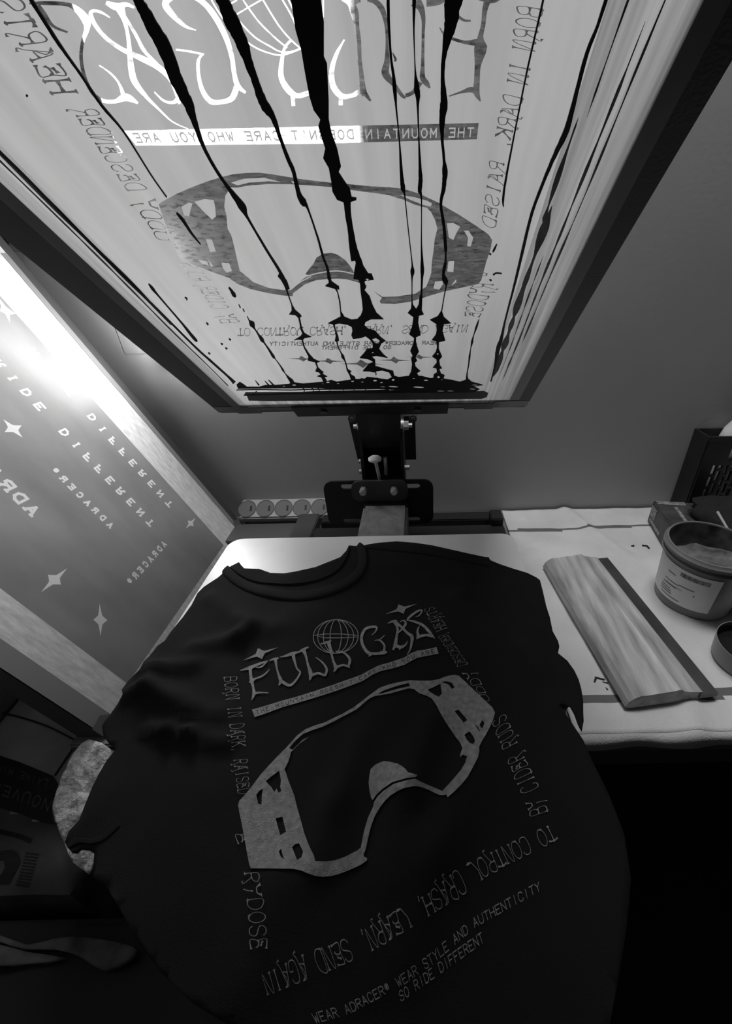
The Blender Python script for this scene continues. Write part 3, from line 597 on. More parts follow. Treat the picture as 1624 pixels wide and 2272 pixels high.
for hx, hy, hw, hh in ((640, 409, 14, 5), (738, 398, 20, 8), (1008, 386, 11, 4), (1058, 372, 18, 8), (1155, 384, 16, 5), (1292, 362, 16, 8), (1384, 369, 11, 6), (1505, 356, 18, 10), (1566, 373, 14, 6), (1345, 332, 32, 10), (1398, 326, 24, 12), (1240, 345, 30, 8)): hole.append(F_(ellipse(hx, hy, hw, hh, 0, 12)[:-1]))
for hx, hy, hw, hh in ((26, 374, 14, 6), (138, 348, 13, 11), (333, 335, 13, 5), (448, 352, 22, 7), (568, 323, 13, 12), (599, 348, 8, 5), (560, 102, 9, 9), (140, 413, 50, 8), (380, 418, 55, 9), (590, 456, 40, 6), (685, 456, 38, 6), (912, 398, 30, 6), (890, 436, 30, 6), (40, 415, 30, 5)): hole.append(K_(ellipse(hx, hy, hw, hh, .05, 12)[:-1]))
hole.append(A_([(510, 855), (560, 852), (650, 852), (690, 865), (690, 880), (600, 888), (540, 890), (515, 875)])); hole.append(A_([(695, 852), (740, 845), (790, 860), (810, 895), (780, 912), (720, 905), (680, 895), (700, 875)]))
hole.append(A_([(610, 772), (650, 768), (676, 785), (650, 795), (625, 790)]))
# thin side lines, specks and the ragged runs beside the right border
I_(None, [(68, -8, 8), (75, 5, 8), (100, 45, 7), (125, 85, 7), (155, 128, 5), (185, 170, 5), (225, 230, 5), (275, 290, 3), (335, 385, 2.2), (370, 435, 2)]); I_(None, [(392, 470, 3), (405, 485, 6), (425, 515, 4), (445, 540, 1.5)])
I_(None, [(1206, -8, 4), (1170, 150, 3.4), (1140, 300, 3.2), (1122, 395, 4.5), (1116, 440, 5), (1117, 456, 2)])
I_(None, [(1346, -10, 8), (1325, 55, 6), (1302, 115, 8), (1278, 205, 9), (1257, 285, 12), (1236, 330, 9), (1212, 385, 7), (1180, 470, 6), (1158, 560, 6), (1140, 635, 5), (1120, 712, 4), (1112, 750, 7), (1104, 775, 9), (1098, 810, 4), (1089, 845, 3)])
I_(None, [(-10, 325, 5), (60, 393, 4.5), (165, 502, 3.4), (250, 588, 3), (340, 675, 3), (430, 765, 3.5), (475, 806, 4), (505, 833, 4), (520, 848, 8)]); I_(None, [(330, 628, 2), (340, 640, 6), (352, 655, 3), (395, 705, 3), (430, 748, 6), (438, 756, 2)])
I_(None, [(410, 658, 2), (415, 661, 2.6), (414, 664, 2)]); I_(None, [(458, 714, 2), (462, 719, 3)])
for x, y in ((462, 781), (490, 760), (508, 750), (500, 770), (58, 208), (1085, 560), (1086, 618)): I_(None, [(x, y, 2), (x + 4, y + 3, 3.4)])
I_(None, [(1102, 540, 2), (1096, 552, 4), (1093, 557, 2)]); I_(None, [(1094, 608, 3), (1101, 604, 2), (1113, 605, 2)])
rvi, rfi, si = regions([[m1(p) for p in ik], [m1(p) for p in hole]])
inkob = patch('ink_run', rvi, rfi, si, lambda s: s == {0}, lambda a, b: V((a, b, .0012)), M_ink, s1, label='glossy black ink run down the emulsion')
q = inkob.modifiers.new('thick', 'SOLIDIFY'); q.thickness = .0008; q.offset = -1
# smeared dark streaks on the right border
sm = []
for x0, w0, a0, a1 in ((.163, .008, .10, .345), (.1612, .004, .33, .40), (.1765, .003, .09, .44), (.1815, .0018, .16, .56), (.170, .0016, .1, .3), (.1655, .0022, .40, .56)):
    pts = []
    n_ = 40
    for i in range(n_ + 1):
        t = a0 + (a1 - a0) * i / n_; ww = w0 * (.25 + .75 * abs(noise.noise(V((x0 * 900, t * 26, 1))) * 2)) * min(1, i / 3, (n_ - i) / 3 + .05)
        pts.append((x0 + .0015 * noise.noise(V((t * 9, x0 * 300, 2))), t, max(ww, .0002)))
    sm += ribbon(pts)
over('ink_smear', sm, .0004, gray(.035, .35, 'dry_ink_smear', noise_=(60, .015, .16, (1, 1, 1))), px=False)
sm = []
for x0, w0, a0, a1 in ((-.1745, .0032, .09, .56), (-.169, .006, .22, .42)):
    sm += ribbon([(x0 + .002 * noise.noise(V((t * 9, x0 * 300, 2))), t, w0 * (.4 + .8 * abs(noise.noise(V((x0 * 500, t * 20, 4)))))) for t in [a0 + (a1 - a0) * i / 40 for i in range(41)]])
over('ink_smear', sm, .0004, gray(.2, .4, 'thin_ink_smear'), px=False)

# clamp bar with its arm: part of the press
cb = []
for px, py in ((646, 890), (995, 887), (990, 912), (668, 917)): cb.append(S1.st(px, py))
A = lambda s_, t_, o_: S1.w(s_, t_, o_)
cl_m = MB()
s0, s3 = S1.st(650, 905)[0], S1.st(994, 902)[0]
def sbox(mb_, x0, x1, y0, y1, z0, z1):
    vs = [A(x, y, z) for z in (z0, z1) for y in (y0, y1) for x in (x0, x1)]
    mb_.add(vs, [[0, 1, 3, 2], [4, 6, 7, 5], [0, 4, 5, 1], [2, 3, 7, 6], [0, 2, 6, 4], [1, 5, 7, 3]]); return mb_
sbox(cl_m, s0, s3, -.004, .024, .001, .004); sbox(cl_m, s0, s3, -.008, -.004, -.034, .004); sbox(cl_m, s0, s3, -.004, .024, -.034, -.031)
cl_m.build('screen_clamp', M_black, pr)
for px in (718, 927):
    c = S1.st(px, 907); m = MB(); m.cyl(A(c[0], .010, .004), A(c[0], .010, .0062), .0055, n=16); m.build('clamp_screw', M_dark, pr)
m = MB(); h0, h1 = Yh.p(800, 945), Yh.p(893, 945)
vs = [A(h0.x - HP.x, .002, .001), A(h1.x - HP.x, .002, .001), A(h1.x - HP.x, -.006, -.03), A(h0.x - HP.x, -.006, -.03)]
lo = [V((h0.x + .004, .648, 1.0)), V((h1.x - .004, .648, 1.0)), V((h1.x - .004, .70, 1.0)), V((h0.x + .004, .70, 1.0))]
m.add(vs + lo, [[0, 1, 2, 3], [4, 7, 6, 5], [0, 4, 5, 1], [1, 5, 6, 2], [2, 6, 7, 3], [3, 7, 4, 0]]); m.build('lift_arm', M_black, pr)

# ------------------------------------------------------------------ leaning screen
S2 = Plane((-.372, .282, TZ), (0, 1, 0), (-.413, 0, .911))
s2 = frame_root(S2, 'leaning_printing_screen', 'second printing screen leaning to the left of the pallet, bright border and mirrored lettering', 'printing screen')
m2 = lambda pts: [S2.st(p[0], p[1]) for p in pts]
H2 = .432; L2 = .68
fr = MB()
for x0, x1, y0, y1 in ((0, .03, 0, L2), (H2 - .03, H2, 0, L2), (.03, H2 - .03, 0, .03), (.03, H2 - .03, L2 - .03, L2)): fr.box((x0, y0, -.030), (x1, y1, -.0004), .0015)
fr.build('frame', gray(.09, .45, 'grey_frame'), s2)
fr = MB().box((H2, 0, -.030), (H2 + .0165, L2, .0), .001); fr.build('outer_rail', gray(.05, .45, 'dark_rail'), s2)
st2 = []
def L2t(txt, c0, c1, h, wd, w=.24): st2.extend(text_line(txt, S2.st(*c0), S2.st(*c1), h, wd, True, 'slab', w * 1.35))
L2t('RIDE DIFFERENT', (75, 781), (375, 1117), .0105, .0070)
L2t('RIDE DIFFERENT', (-3, 806), (333, 1159), .0105, .0070)
L2t('ADRACER®', (244.5, 1165), (123, 1044), .0075, .0052, .27)
L2t('ADRACER®', (363.5, 1207), (288.5, 1290), .0075, .0052, .27)
L2t('ADRACER®', (71, 1131), (-135, 925), .0120, .0095, .24)
m2p = [star4(m2(p), .3) for p in ([(433.7, 1149), (416.6, 1155), (411.5, 1173), (430, 1167.6)], [(148.7, 1261), (106.5, 1275), (91, 1314), (135, 1297)], [(221, 1340), (207, 1375), (223, 1412), (238.4, 1376)], [(7, 930), (48, 944), (50, 971), (10, 959)][::1], [(-10, 650), (35, 696.5), (22, 716), (0, 690)])]
FAB2 = [[(.006, .0), (H2, .0), (H2, .676), (.006, .676)]]
EMU2 = [[(.0608, .0150), (.363, .0110), (.363, .65), (.0608, .65)]]
rv, rf, sts = regions([FAB2, EMU2, st2, m2p])
patch('emulsion', rv, rf, sts, lambda s: 1 in s and 2 not in s and 3 not in s, L1, film('hazy_emulsion', .25, .15, (3, 1.3, 1), .82, 1.15, 5), s2)
M_open2 = film('clean_white_fabric', .85, .3, (1, 1, 1), .95, 1.0, 30)
patch('stencil_lettering', rv, rf, sts, lambda s: 1 in s and 2 in s, L1, M_open2, s2, label='pale open mesh letters of the stencil')
for k_ in range(len(m2p)):
    r_, f_, q_ = regions([EMU2, [m2p[k_]]])
    patch('stencil_star', r_, f_, q_, lambda s: s == {0, 1}, lambda a, b: V((a, b, .00005)), M_open2, s2, label='pale four-pointed star opening')
patch('fabric_border', rv, rf, sts, lambda s: 1 not in s and 0 in s, L1, film('rough_glued_border', .72, .2, (30, 7, 1), .72, 1.15, 6, rough=.7), s2)
over('edge_tape', [[(0, .0), (.0215, .0), (.0215, L2), (0, L2)], [(H2 - .010, .0), (H2, .0), (H2, .53), (H2 - .010, .53)]], .0006, gray(.2, .4, 'grey_edge_tape'), s2, px=False, th=.0003)
over('corner_tape', [[(H2 - .02, -.002), (H2 + .0165, -.002), (H2 + .0165, .018), (H2 - .004, .022)], [(-.002, -.001), (.03, -.001), (.014, .022), (-.002, .02)]], .0014, M_tape, s2, px=False, th=.0004)

# ------------------------------------------------------------------ T-shirt on the pallet
def march(px, py, H, lo=.1, hi=1.6):
    d = ray(px, py).normalized(); t = lo; p = CAM
    while t < hi:
        q = CAM + d * t
        if q.z < H(q.x, q.y): break
        t += .01
    a, b = t - .01, t
    for _ in range(18):
        m = (a + b) / 2; q = CAM + d * m
        if q.z < H(q.x, q.y): b = m
        else: a = m
    q = CAM + d * b; return (q.x, q.y)
Zs = zpl(PZ + .004)
ridges = []
def rg(pts, h, w): 
    P = [Zs.st(*p) for p in pts]
    for a, b in zip(P, P[1:]): ridges.append((a, b, h, w))
rg([(322, 1622), (372, 1626), (420, 1634), (505, 1652)], .007, .006); rg([(285, 1545), (330, 1530), (400, 1560)], .008, .009); rg([(430, 1440), (530, 1420), (560, 1395)], .007, .010)
rg([(470, 1330), (540, 1380), (600, 1400)], .005, .012); rg([(1030, 1330), (1150, 1450), (1230, 1560)], .004, .016); rg([(960, 1290), (1010, 1330), (1100, 1420)], .003, .014)
rg([(800, 1640), (740, 1780), (700, 1920)], .003, .012); rg([(960, 1600), (900, 1760), (860, 1960)], .004, .014); rg([(1060, 1700), (960, 1900), (900, 2100)], .004, .016)
rg([(600, 2000), (560, 2150)], .005, .02); rg([(830, 1430), (850, 1380)], .002, .02); rg([(1130, 1300), (1180, 1400), (1200, 1500)], .004, .012); rg([(300, 1480), (350, 1490), (430, 1478)], .007, .009)
rg([(350, 1540), (420, 1580), (480, 1590)], .006, .01); rg([(640, 1390), (700, 1370)], .002, .02)
rg([(330, 1680), (300, 1780), (240, 1850)], -.007, .012); rg([(250, 1640), (300, 1660), (325, 1690)], -.005, .012)
def shirtz(x, y):
    dx = max(PX0 + .004 - x, x - PX1 + .002, 0); dy = max(PY0 - y, 0); d = math.hypot(dx, dy)
    z = PZ + .0045 - (math.sqrt(d * d + .00012) - .011) * (.62 if x < 0 else 1.0)
    for a, b, h, w in ridges: z += h * math.exp(-(segd((x, y), a, b) / w) ** 2)
    z += .0016 * noise.noise(V((x * 22, y * 22, 1))) + (.003 * noise.noise(V((x * 26, y * 16, 7))) if d > .012 else 0)
    f = PZ + .0025 if d == 0 else (TZ + .012 if (y > TY0 - .01 and x > TX0 - .02) else .70)
    return max(z, f)
SH = lambda pts: [march(p[0], p[1], shirtz) for p in pts]
outline = [(496, 1270), (512, 1256), (530, 1247), (535, 1254), (542, 1261), (575, 1262), (600, 1271), (630, 1272), (655, 1268), (700, 1258), (735, 1244), (755, 1236), (768, 1222), (774, 1210), (786, 1211), (800, 1212), (815, 1208), (840, 1204), (880, 1201), (920, 1204), (960, 1210), (1000, 1219), (1040, 1228), (1078, 1236), (1084, 1236), (1088, 1243), (1110, 1252), (1140, 1262), (1170, 1271), (1190, 1281), (1198, 1287),
           (1204, 1310), (1212, 1345), (1220, 1370), (1226, 1400), (1238, 1422), (1241, 1434), (1238, 1449), (1258, 1468), (1274, 1487), (1284, 1508), (1290, 1530), (1294, 1556), (1294, 1580), (1295, 1600), (1291, 1622), (1283, 1607), (1275, 1585), (1266, 1568), (1252, 1564), (1240, 1561), (1262, 1594), (1294, 1642), (1315, 1690), (1350, 1760), (1385, 1850), (1400, 1950), (1390, 2060), (1370, 2180), (1350, 2290), (1340, 2420),
           (700, 2420), (560, 2300), (500, 2270), (430, 2228), (370, 2170), (335, 2130), (300, 2080), (262, 2010), (235, 1965), (205, 1945), (209, 1893), (198, 1886), (180, 1884), (172, 1892), (160, 1891), (150, 1880), (144, 1868), (152, 1845), (175, 1820), (190, 1782), (205, 1745), (222, 1712), (236, 1688), (258, 1660), (244, 1652), (230, 1635), (226, 1612), (232, 1600), (246, 1583), (262, 1560), (272, 1540), (270, 1530), (285, 1510), (310, 1485), (332, 1455), (350, 1432), (365, 1422), (380, 1400), (405, 1370), (425, 1342), (438, 1316), (452, 1302), (470, 1290), (484, 1281)]
OL = SH(outline)
gp = grid2(-.46, .36, -.05, .52, .006)
rv, rf, sts = regions([[OL]], gp)
ts = empty('t_shirt', (-.07, .25, PZ), 'black t-shirt pulled over the white pallet with a grey printed graphic', 't-shirt')
body = patch('shirt_body', rv, rf, sts, lambda s: 0 in s, lambda a, b: V((a, b, shirtz(a, b))), M_shirt, ts, True)
q = body.modifiers.new('thick', 'SOLIDIFY'); q.thickness = .0012; q.offset = -1
# neckband
nb = smooth([(500, 1265), (524, 1288), (560, 1307), (610, 1320), (665, 1324), (720, 1315), (765, 1298), (795, 1275), (806, 1248), (803, 1222), (794, 1213)], 6)
def px_strip(name, pts, w, prof, H, mat, parent):
    mb = MB(); n = len(prof); rows = []
    for i, p in enumerate(pts):
        a = pts[max(i - 1, 0)]; b = pts[min(i + 1, len(pts) - 1)]; dx, dy = b[0] - a[0], b[1] - a[1]; l = math.hypot(dx, dy)
        r = []
        for j, (u, h) in enumerate(prof):
            x, y = march(p[0] - dy / l * w * u, p[1] + dx / l * w * u, H); r.append((x, y, H(x, y) + h))
        rows.append(r)
    vs = [v for r in rows for v in r]
    mb.add(vs, [[i * n + j, i * n + j + 1, (i + 1) * n + j + 1, (i + 1) * n + j] for i in range(len(rows) - 1) for j in range(n - 1)])
    return mb.build(name, mat, parent, True)
px_strip('neckband', nb, 20, [(-.52, .0002), (-.48, .0028), (-.25, .0036), (0, .0038), (.3, .0034), (.44, .0022), (.5, .0006)], shirtz, gray(.022, .9, 'ribbed_cotton', bump=(1400, .8), spec=.2), ts)
px_strip('neck_seam', smooth([(510, 1260), (560, 1290), (640, 1298), (700, 1290), (745, 1270), (768, 1240), (775, 1215)], 5), 5, [(-.5, 0), (0, .0022), (.5, 0)], shirtz, M_shirt, ts)
px_strip('shoulder_seam', smooth([(806, 1215), (870, 1222), (960, 1232), (1050, 1250), (1085, 1256)], 4), 4, [(-.5, 0), (0, .0016), (.5, 0)], shirtz, M_shirt, ts)
px_strip('sleeve_hem', smooth([(152, 1878), (175, 1866), (205, 1868), (232, 1858), (262, 1830)], 4), 14, [(-.5, 0), (-.3, .001), (.3, .001), (.5, 0)], shirtz, M_shirt, ts)
X1_ = cr(480, 1320, 3.123); X2_ = cr(860, 1320, 4.06); X3_ = cr(480, 1600, 2.46); X4_ = cr(540, 1780, 2.195)
pa = []; ps_ = []
def R_(crop, pts, n=5): pa.extend(ribbon(smooth(crop(pts), n)))
# F
R_(X1_, [(168, 528, 4), (200, 520, 14), (240, 508, 24), (300, 482, 16), (345, 468, 12), (358, 462, 5)]); R_(X1_, [(236, 505, 26), (240, 560, 20), (247, 600, 24), (258, 650, 16), (262, 690, 22), (247, 735, 5)]); R_(X1_, [(228, 612, 4), (250, 600, 24), (268, 590, 5)])
R_(X1_, [(262, 690, 20), (300, 682, 12), (362, 684, 6)]); R_(X1_, [(350, 470, 6), (318, 500, 12), (285, 508, 8), (268, 500, 4)]); R_(X1_, [(250, 592, 14), (310, 572, 12), (345, 548, 10), (372, 518, 4)])
# U
R_(X1_, [(366, 460, 5), (400, 450, 16), (432, 442, 12)]); R_(X1_, [(412, 455, 22), (418, 500, 14), (430, 550, 14), (448, 600, 24), (434, 632, 6)]); R_(X1_, [(446, 598, 22), (505, 632, 20), (545, 605, 14), (582, 546, 14), (560, 515, 12), (545, 470, 16), (532, 415, 26)]); R_(X1_, [(440, 436, 4), (480, 428, 14), (530, 412, 24), (575, 400, 8)])
# L L
R_(X1_, [(560, 410, 4), (595, 388, 16), (640, 366, 10)]); R_(X1_, [(604, 385, 30), (622, 430, 16), (636, 490, 16), (655, 552, 28), (648, 597, 6)]); R_(X1_, [(655, 565, 20), (705, 548, 16), (742, 560, 16), (762, 566, 6)]); R_(X1_, [(755, 562, 16), (766, 522, 16), (742, 480, 12), (705, 448, 8), (688, 438, 4)])
R_(X1_, [(722, 346, 6), (760, 335, 14), (797, 322, 8)]); R_(X1_, [(778, 335, 26), (795, 400, 16), (812, 465, 16), (828, 508, 24), (814, 540, 6)]); R_(X1_, [(828, 508, 20), (875, 492, 14), (912, 500, 14), (925, 512, 8)]); R_(X1_, [(915, 500, 16), (926, 455, 18), (900, 418, 14), (862, 398, 10), (828, 398, 8)])
# globe
def E3(pts): R_(X1_, [(x, y, 5) for x, y in pts], 1)
gx, gy, gr = 828, 293, math.radians(-4)
E3(ellipse(gx, gy, 156, 117, gr, 48))
for a in (.25, .55, .8):
    E3([p for p in ellipse(gx, gy, 156 * a, 117, gr + .10, 48)])
E3([(676, 286), (760, 276), (870, 276), (984, 286)]); E3([(700, 292), (760, 303), (860, 303), (980, 296)])
# G A S
R_(X1_, [(1075, 285, 4), (1100, 262, 8), (1112, 232, 14), (1085, 226, 18), (1035, 240, 18), (1008, 290, 20), (1012, 345, 20), (1040, 395, 22), (1068, 415, 22), (1056, 432, 5)]); R_(X1_, [(1062, 412, 20), (1115, 412, 18), (1160, 404, 26), (1184, 402, 8)]); R_(X1_, [(1160, 402, 18), (1164, 355, 14), (1132, 320, 12), (1095, 322, 4)]); R_(X1_, [(1125, 322, 8), (1150, 300, 8), (1168, 282, 4)])
R_(X1_, [(1188, 202, 4), (1225, 188, 16), (1252, 182, 8)]); R_(X1_, [(1238, 192, 28), (1256, 240, 16), (1248, 300, 18), (1240, 350, 24), (1224, 387, 8)]); R_(X1_, [(1240, 352, 22), (1275, 368, 22), (1310, 352, 14), (1324, 325, 4)]); R_(X1_, [(1275, 372, 18), (1268, 388, 4)])
R_(X1_, [(1248, 195, 16), (1290, 235, 16), (1325, 270, 18), (1355, 295, 24), (1352, 345, 16), (1342, 385, 10), (1322, 420, 4)]); R_(X1_, [(1258, 268, 8), (1290, 238, 14), (1312, 205, 16), (1298, 182, 10), (1272, 192, 4)])
R_(X1_, [(1380, 158, 4), (1408, 145, 8), (1425, 112, 10), (1390, 120, 14), (1335, 162, 16), (1322, 185, 8)]); R_(X1_, [(1318, 178, 6), (1370, 190, 16), (1430, 215, 18), (1475, 260, 20), (1512, 308, 6)]); R_(X1_, [(1495, 290, 22), (1450, 284, 16), (1402, 296, 22), (1388, 312, 6)]); R_(X1_, [(1400, 292, 22), (1394, 252, 14), (1408, 218, 4)])
pa.append(star4(X1_([(184, 460), (290, 374), (430, 368), (318, 450)]), .15)); pa.append(star4(X1_([(1170, 139), (1262, 70), (1392, 66), (1298, 137)]), .15))
# banner
bt = [(248, 800), (310, 783), (380, 762), (460, 737), (560, 710), (680, 672), (800, 632), (900, 596), (1000, 560), (1070, 522), (1130, 492), (1200, 474), (1300, 440), (1345, 412), (1390, 392), (1450, 384), (1525, 367)]
bb = [(268, 852), (330, 832), (400, 806), (470, 780), (570, 752), (690, 716), (810, 678), (910, 642), (1015, 602), (1085, 556), (1150, 530), (1210, 518), (1305, 490), (1350, 462), (1390, 442), (1450, 430), (1540, 412)]
pa.append(X1_(bt + bb[::-1]))
ps_ += text_strip("THE MOUNTAIN DOESN'T CARE WHO YOU ARE", X1_([(275, 836), (400, 795), (690, 702), (910, 630), (1015, 590), (1085, 545), (1150, 520), (1305, 480), (1350, 452), (1390, 432), (1450, 420), (1520, 405)]), X1_([(268, 812), (380, 775), (680, 685), (900, 610), (1000, 573), (1070, 535), (1130, 505), (1300, 452), (1345, 425), (1390, 404), (1450, 395), (1512, 380)]), 'mono', .17, .55)
# goggles
pa.append([(579, 1720), (602, 1695), (620, 1676), (637, 1659), (659, 1634), (679, 1619), (700, 1611), (720, 1605), (740, 1595), (759, 1586), (787, 1570), (802, 1558), (816, 1547), (842, 1528), (864, 1520), (886, 1515), (909, 1511), (930, 1512), (954, 1512), (973, 1509), (988, 1503), (1000, 1500), (1009, 1499), (1018, 1501), (1032, 1514), (1055, 1536), (1078, 1558), (1092, 1571), (1098, 1583), (1095, 1595), (1091, 1606), (1084, 1620), (1077, 1633), (1069, 1646), (1063, 1658), (1063, 1670), (1060, 1683), (1050, 1702), (1037, 1726), (1024, 1742), (1008, 1758), (993, 1771), (990, 1764), (984, 1766), (976, 1766), (968, 1763), (955, 1756), (943, 1751), (930, 1747), (919, 1746), (907, 1748), (895, 1751), (880, 1758), (866, 1767), (853, 1780), (842, 1795), (832, 1812), (825, 1830), (820, 1848), (816, 1866), (812, 1885), (807, 1897), (808, 1902), (815, 1906), (814, 1911), (800, 1921), (773, 1933), (752, 1941), (732, 1946), (715, 1947), (700, 1945), (685, 1940), (671, 1934), (660, 1931), (648, 1929), (557, 1928), (554, 1920), (550, 1900), (543, 1860), (537, 1828), (532, 1805), (529, 1788), (532, 1778), (541, 1769), (556, 1751)])
ps_.append([(646, 1671), (652, 1664), (665, 1652), (685, 1637), (710, 1622), (736, 1605), (760, 1592), (791, 1576), (806, 1563), (819, 1552), (829, 1547), (845, 1544), (864, 1541), (885, 1535), (906, 1529), (919, 1531), (930, 1540), (948, 1546), (958, 1552), (968, 1566), (975, 1580), (981, 1591), (990, 1606), (998, 1618), (1010, 1636), (1021, 1650), (1026, 1662), (1022, 1672), (1020, 1682), (1027, 1676), (1036, 1680), (1032, 1694), (1022, 1711), (1004, 1732), (981, 1757), (970, 1752), (947, 1742), (931, 1735), (920, 1729), (926, 1721), (916, 1718), (905, 1715), (900, 1708), (891, 1701), (882, 1696), (866, 1692), (852, 1690), (842, 1694), (832, 1699), (822, 1709), (820, 1722), (818, 1738), (820, 1755), (823, 1770), (830, 1783), (828, 1792), (817, 1815), (810, 1838), (805, 1860), (801, 1882), (794, 1888), (765, 1903), (745, 1910), (724, 1913), (700, 1912), (697, 1900), (690, 1886), (682, 1868), (675, 1848), (667, 1818), (659, 1790), (654, 1768), (647, 1750), (641, 1735), (636, 1720), (632, 1708), (640, 1692), (644, 1680)])
for h in (X3_([(272, 332), (300, 308), (345, 275), (354, 330), (350, 365), (356, 385), (342, 396), (330, 372), (318, 392), (300, 362), (285, 348)]), X3_([(220, 408), (235, 385), (256, 372), (250, 410), (248, 460), (230, 455)]), X3_([(325, 535), (362, 525), (382, 608), (350, 626)]), X3_([(343, 715), (355, 700), (362, 730), (372, 758), (352, 742)]), X3_([(415, 692), (432, 675), (452, 670), (475, 715), (466, 748), (442, 762)]),
          X2_([(362, 858), (400, 845), (440, 825), (476, 806), (480, 850), (490, 895), (462, 925), (420, 905), (380, 880)]), X2_([(488, 798), (510, 785), (545, 788), (580, 802), (602, 838), (580, 856), (545, 812), (515, 802)]), X2_([(603, 1055), (636, 1038), (718, 1135), (684, 1157)]), X2_([(690, 1268), (712, 1250), (740, 1240), (770, 1280), (788, 1320), (772, 1350), (742, 1342), (712, 1310)]), X2_([(828, 1175), (852, 1135), (870, 1162), (856, 1208), (838, 1200)]), X2_([(778, 1165), (810, 1195), (835, 1240), (820, 1230)]),
          X3_([(846, 445), (872, 408), (905, 376), (960, 338), (1035, 316), (1108, 308), (1108, 317), (1040, 326), (968, 347), (912, 385), (880, 416), (858, 452)]), X1_([(505, 1068), (550, 1015), (600, 970), (660, 945), (740, 918), (818, 880), (770, 920), (690, 965), (600, 1010), (560, 1050), (530, 1078)]), X1_([(1120, 690), (1160, 668), (1240, 640), (1332, 615), (1342, 638), (1260, 655), (1200, 672), (1150, 688)])): ps_.append(h)
for q in (X1_([(1385, 680), (1470, 690), (1500, 700), (1440, 690)]), X1_([(1425, 705), (1475, 712), (1450, 718)]), X1_([(1462, 735), (1500, 730), (1480, 742)])): pa.append(q)
R_(X1_, [(560, 1085, 3), (640, 1000, 4), (760, 925, 5), (860, 862, 4)]); R_(X1_, [(1140, 680, 3), (1200, 672, 6), (1280, 652, 6)]); R_(X1_, [(545, 1130, 4), (525, 1180, 8), (515, 1230, 4)])
R_(X3_, [(835, 250, 3), (822, 300, 4), (820, 360, 3)]); R_(X3_, [(845, 425, 3), (828, 480, 3)])
# lettering round the graphic
def T3(*a, **k): pa.extend(text_strip(*a, **k))
T3('BORN IN DARK, RAISED', [(498, 1503), (504, 1560), (511, 1610), (516, 1660), (521, 1700), (530, 1766)], [(524, 1501), (532, 1560), (540, 1605), (544, 1650), (549, 1700), (555, 1762)], w=.085)
T3('EVERYDOSE', [(522, 1850), (536, 1900), (545, 1950), (553, 2030), (557, 2112)], [(548, 1846), (560, 1890), (574, 1945), (588, 2030), (594, 2110)], w=.08, skip=(1, 2))
T3('BY CIDER RUDS', [(1215, 1803), (1190, 1738), (1155, 1668), (1118, 1583)], [(1180, 1815), (1152, 1748), (1122, 1675), (1091, 1602)], w=.085)
T3('MUDDY', [(1098, 1578), (1078, 1540), (1050, 1484)], [(1080, 1578), (1060, 1535), (1025, 1494)], w=.085, skip=(0,))
T3('DESCENDER', [(1038, 1476), (1012, 1438), (990, 1405)], [(1017, 1482), (994, 1445), (972, 1412)], w=.075)
T3('HEARTS', [(992, 1396), (976, 1368), (960, 1347)], [(970, 1404), (954, 1376), (940, 1352)], w=.075)
T3('TO CONTROL CRASH, LEARN, SEND AGAIN', X4_([(1500, 112), (1380, 165), (1270, 218), (1150, 275), (1040, 332), (900, 450), (760, 525), (630, 600), (590, 632), (390, 715), (330, 725), (90, 850)]), X4_([(1532, 182), (1400, 248), (1290, 300), (1180, 362), (1100, 430), (940, 530), (800, 620), (670, 695), (605, 738), (430, 815), (355, 845), (115, 940)]), w=.075, fill=.8)
T3('WEAR ADRACER® WEAR STYLE AND AUTHENTICITY', X4_([(350, 1080), (520, 1030), (650, 960), (780, 890), (910, 800), (1130, 610), (1290, 520), (1450, 430)]), X4_([(330, 1035), (510, 985), (640, 915), (760, 850), (890, 757), (1115, 570), (1275, 480), (1440, 390)]), font='mono', w=.13)
T3('SO RIDE DIFFERENT', X4_([(765, 975), (980, 820), (1175, 680)]), X4_([(752, 930), (965, 775), (1160, 635)]), font='mono', w=.13)
random.seed(3)
rv, rf, sts = regions([[SH(p) for p in pa], [SH(p) for p in ps_]], grid2(-.25, .16, .02, .40, .005))
patch('printed_graphic', rv, rf, sts, lambda s: s == {0}, lambda a, b: V((a, b, shirtz(a, b) + .0012)), M_print, ts, False, label='grey FULL GAS goggle print with a globe and lettering')

# ------------------------------------------------------------------ towel under the left sleeve
def towz(x, y):
    base = TZ + .008 if y > TY0 - .004 else TZ + .008 - (TY0 - .004 - y) * .45
    return base + .004 * noise.noise(V((x * 70, y * 50, 2))) + .0035 * noise.noise(V((x * 200, y * 160, 5))) + .005 * math.exp(-(abs((x + .345) * .8 + (y - .22) * .25) / .006) ** 2)
tw = [march(p[0], p[1], towz) for p in [(196, 1640), (215, 1645), (245, 1662), (300, 1690), (330, 1750), (320, 1850), (250, 1900), (212, 1898), (205, 1925), (197, 1940), (180, 1928), (162, 1914), (152, 1896), (143, 1870), (133, 1850), (124, 1825), (116, 1790), (122, 1765), (132, 1735), (140, 1715), (152, 1690), (165, 1668), (180, 1650)]]
rv, rf, sts = regions([[tw]], grid2(-.46, -.2, .1, .36, .003))
to = patch('hand_towel', rv, rf, sts, lambda s: 0 in s, lambda a, b: V((a, b, towz(a, b))), gray(.62, .95, 'terry_cotton', noise_=(90, .42, .75, (1, 1, 1)), bump=(300, 1)), None, True)
tag(to, 'rough white towel hanging from the table edge beneath the left sleeve', 'towel'); q = to.modifiers.new('thick', 'SOLIDIFY'); q.thickness = .003; q.offset = -1

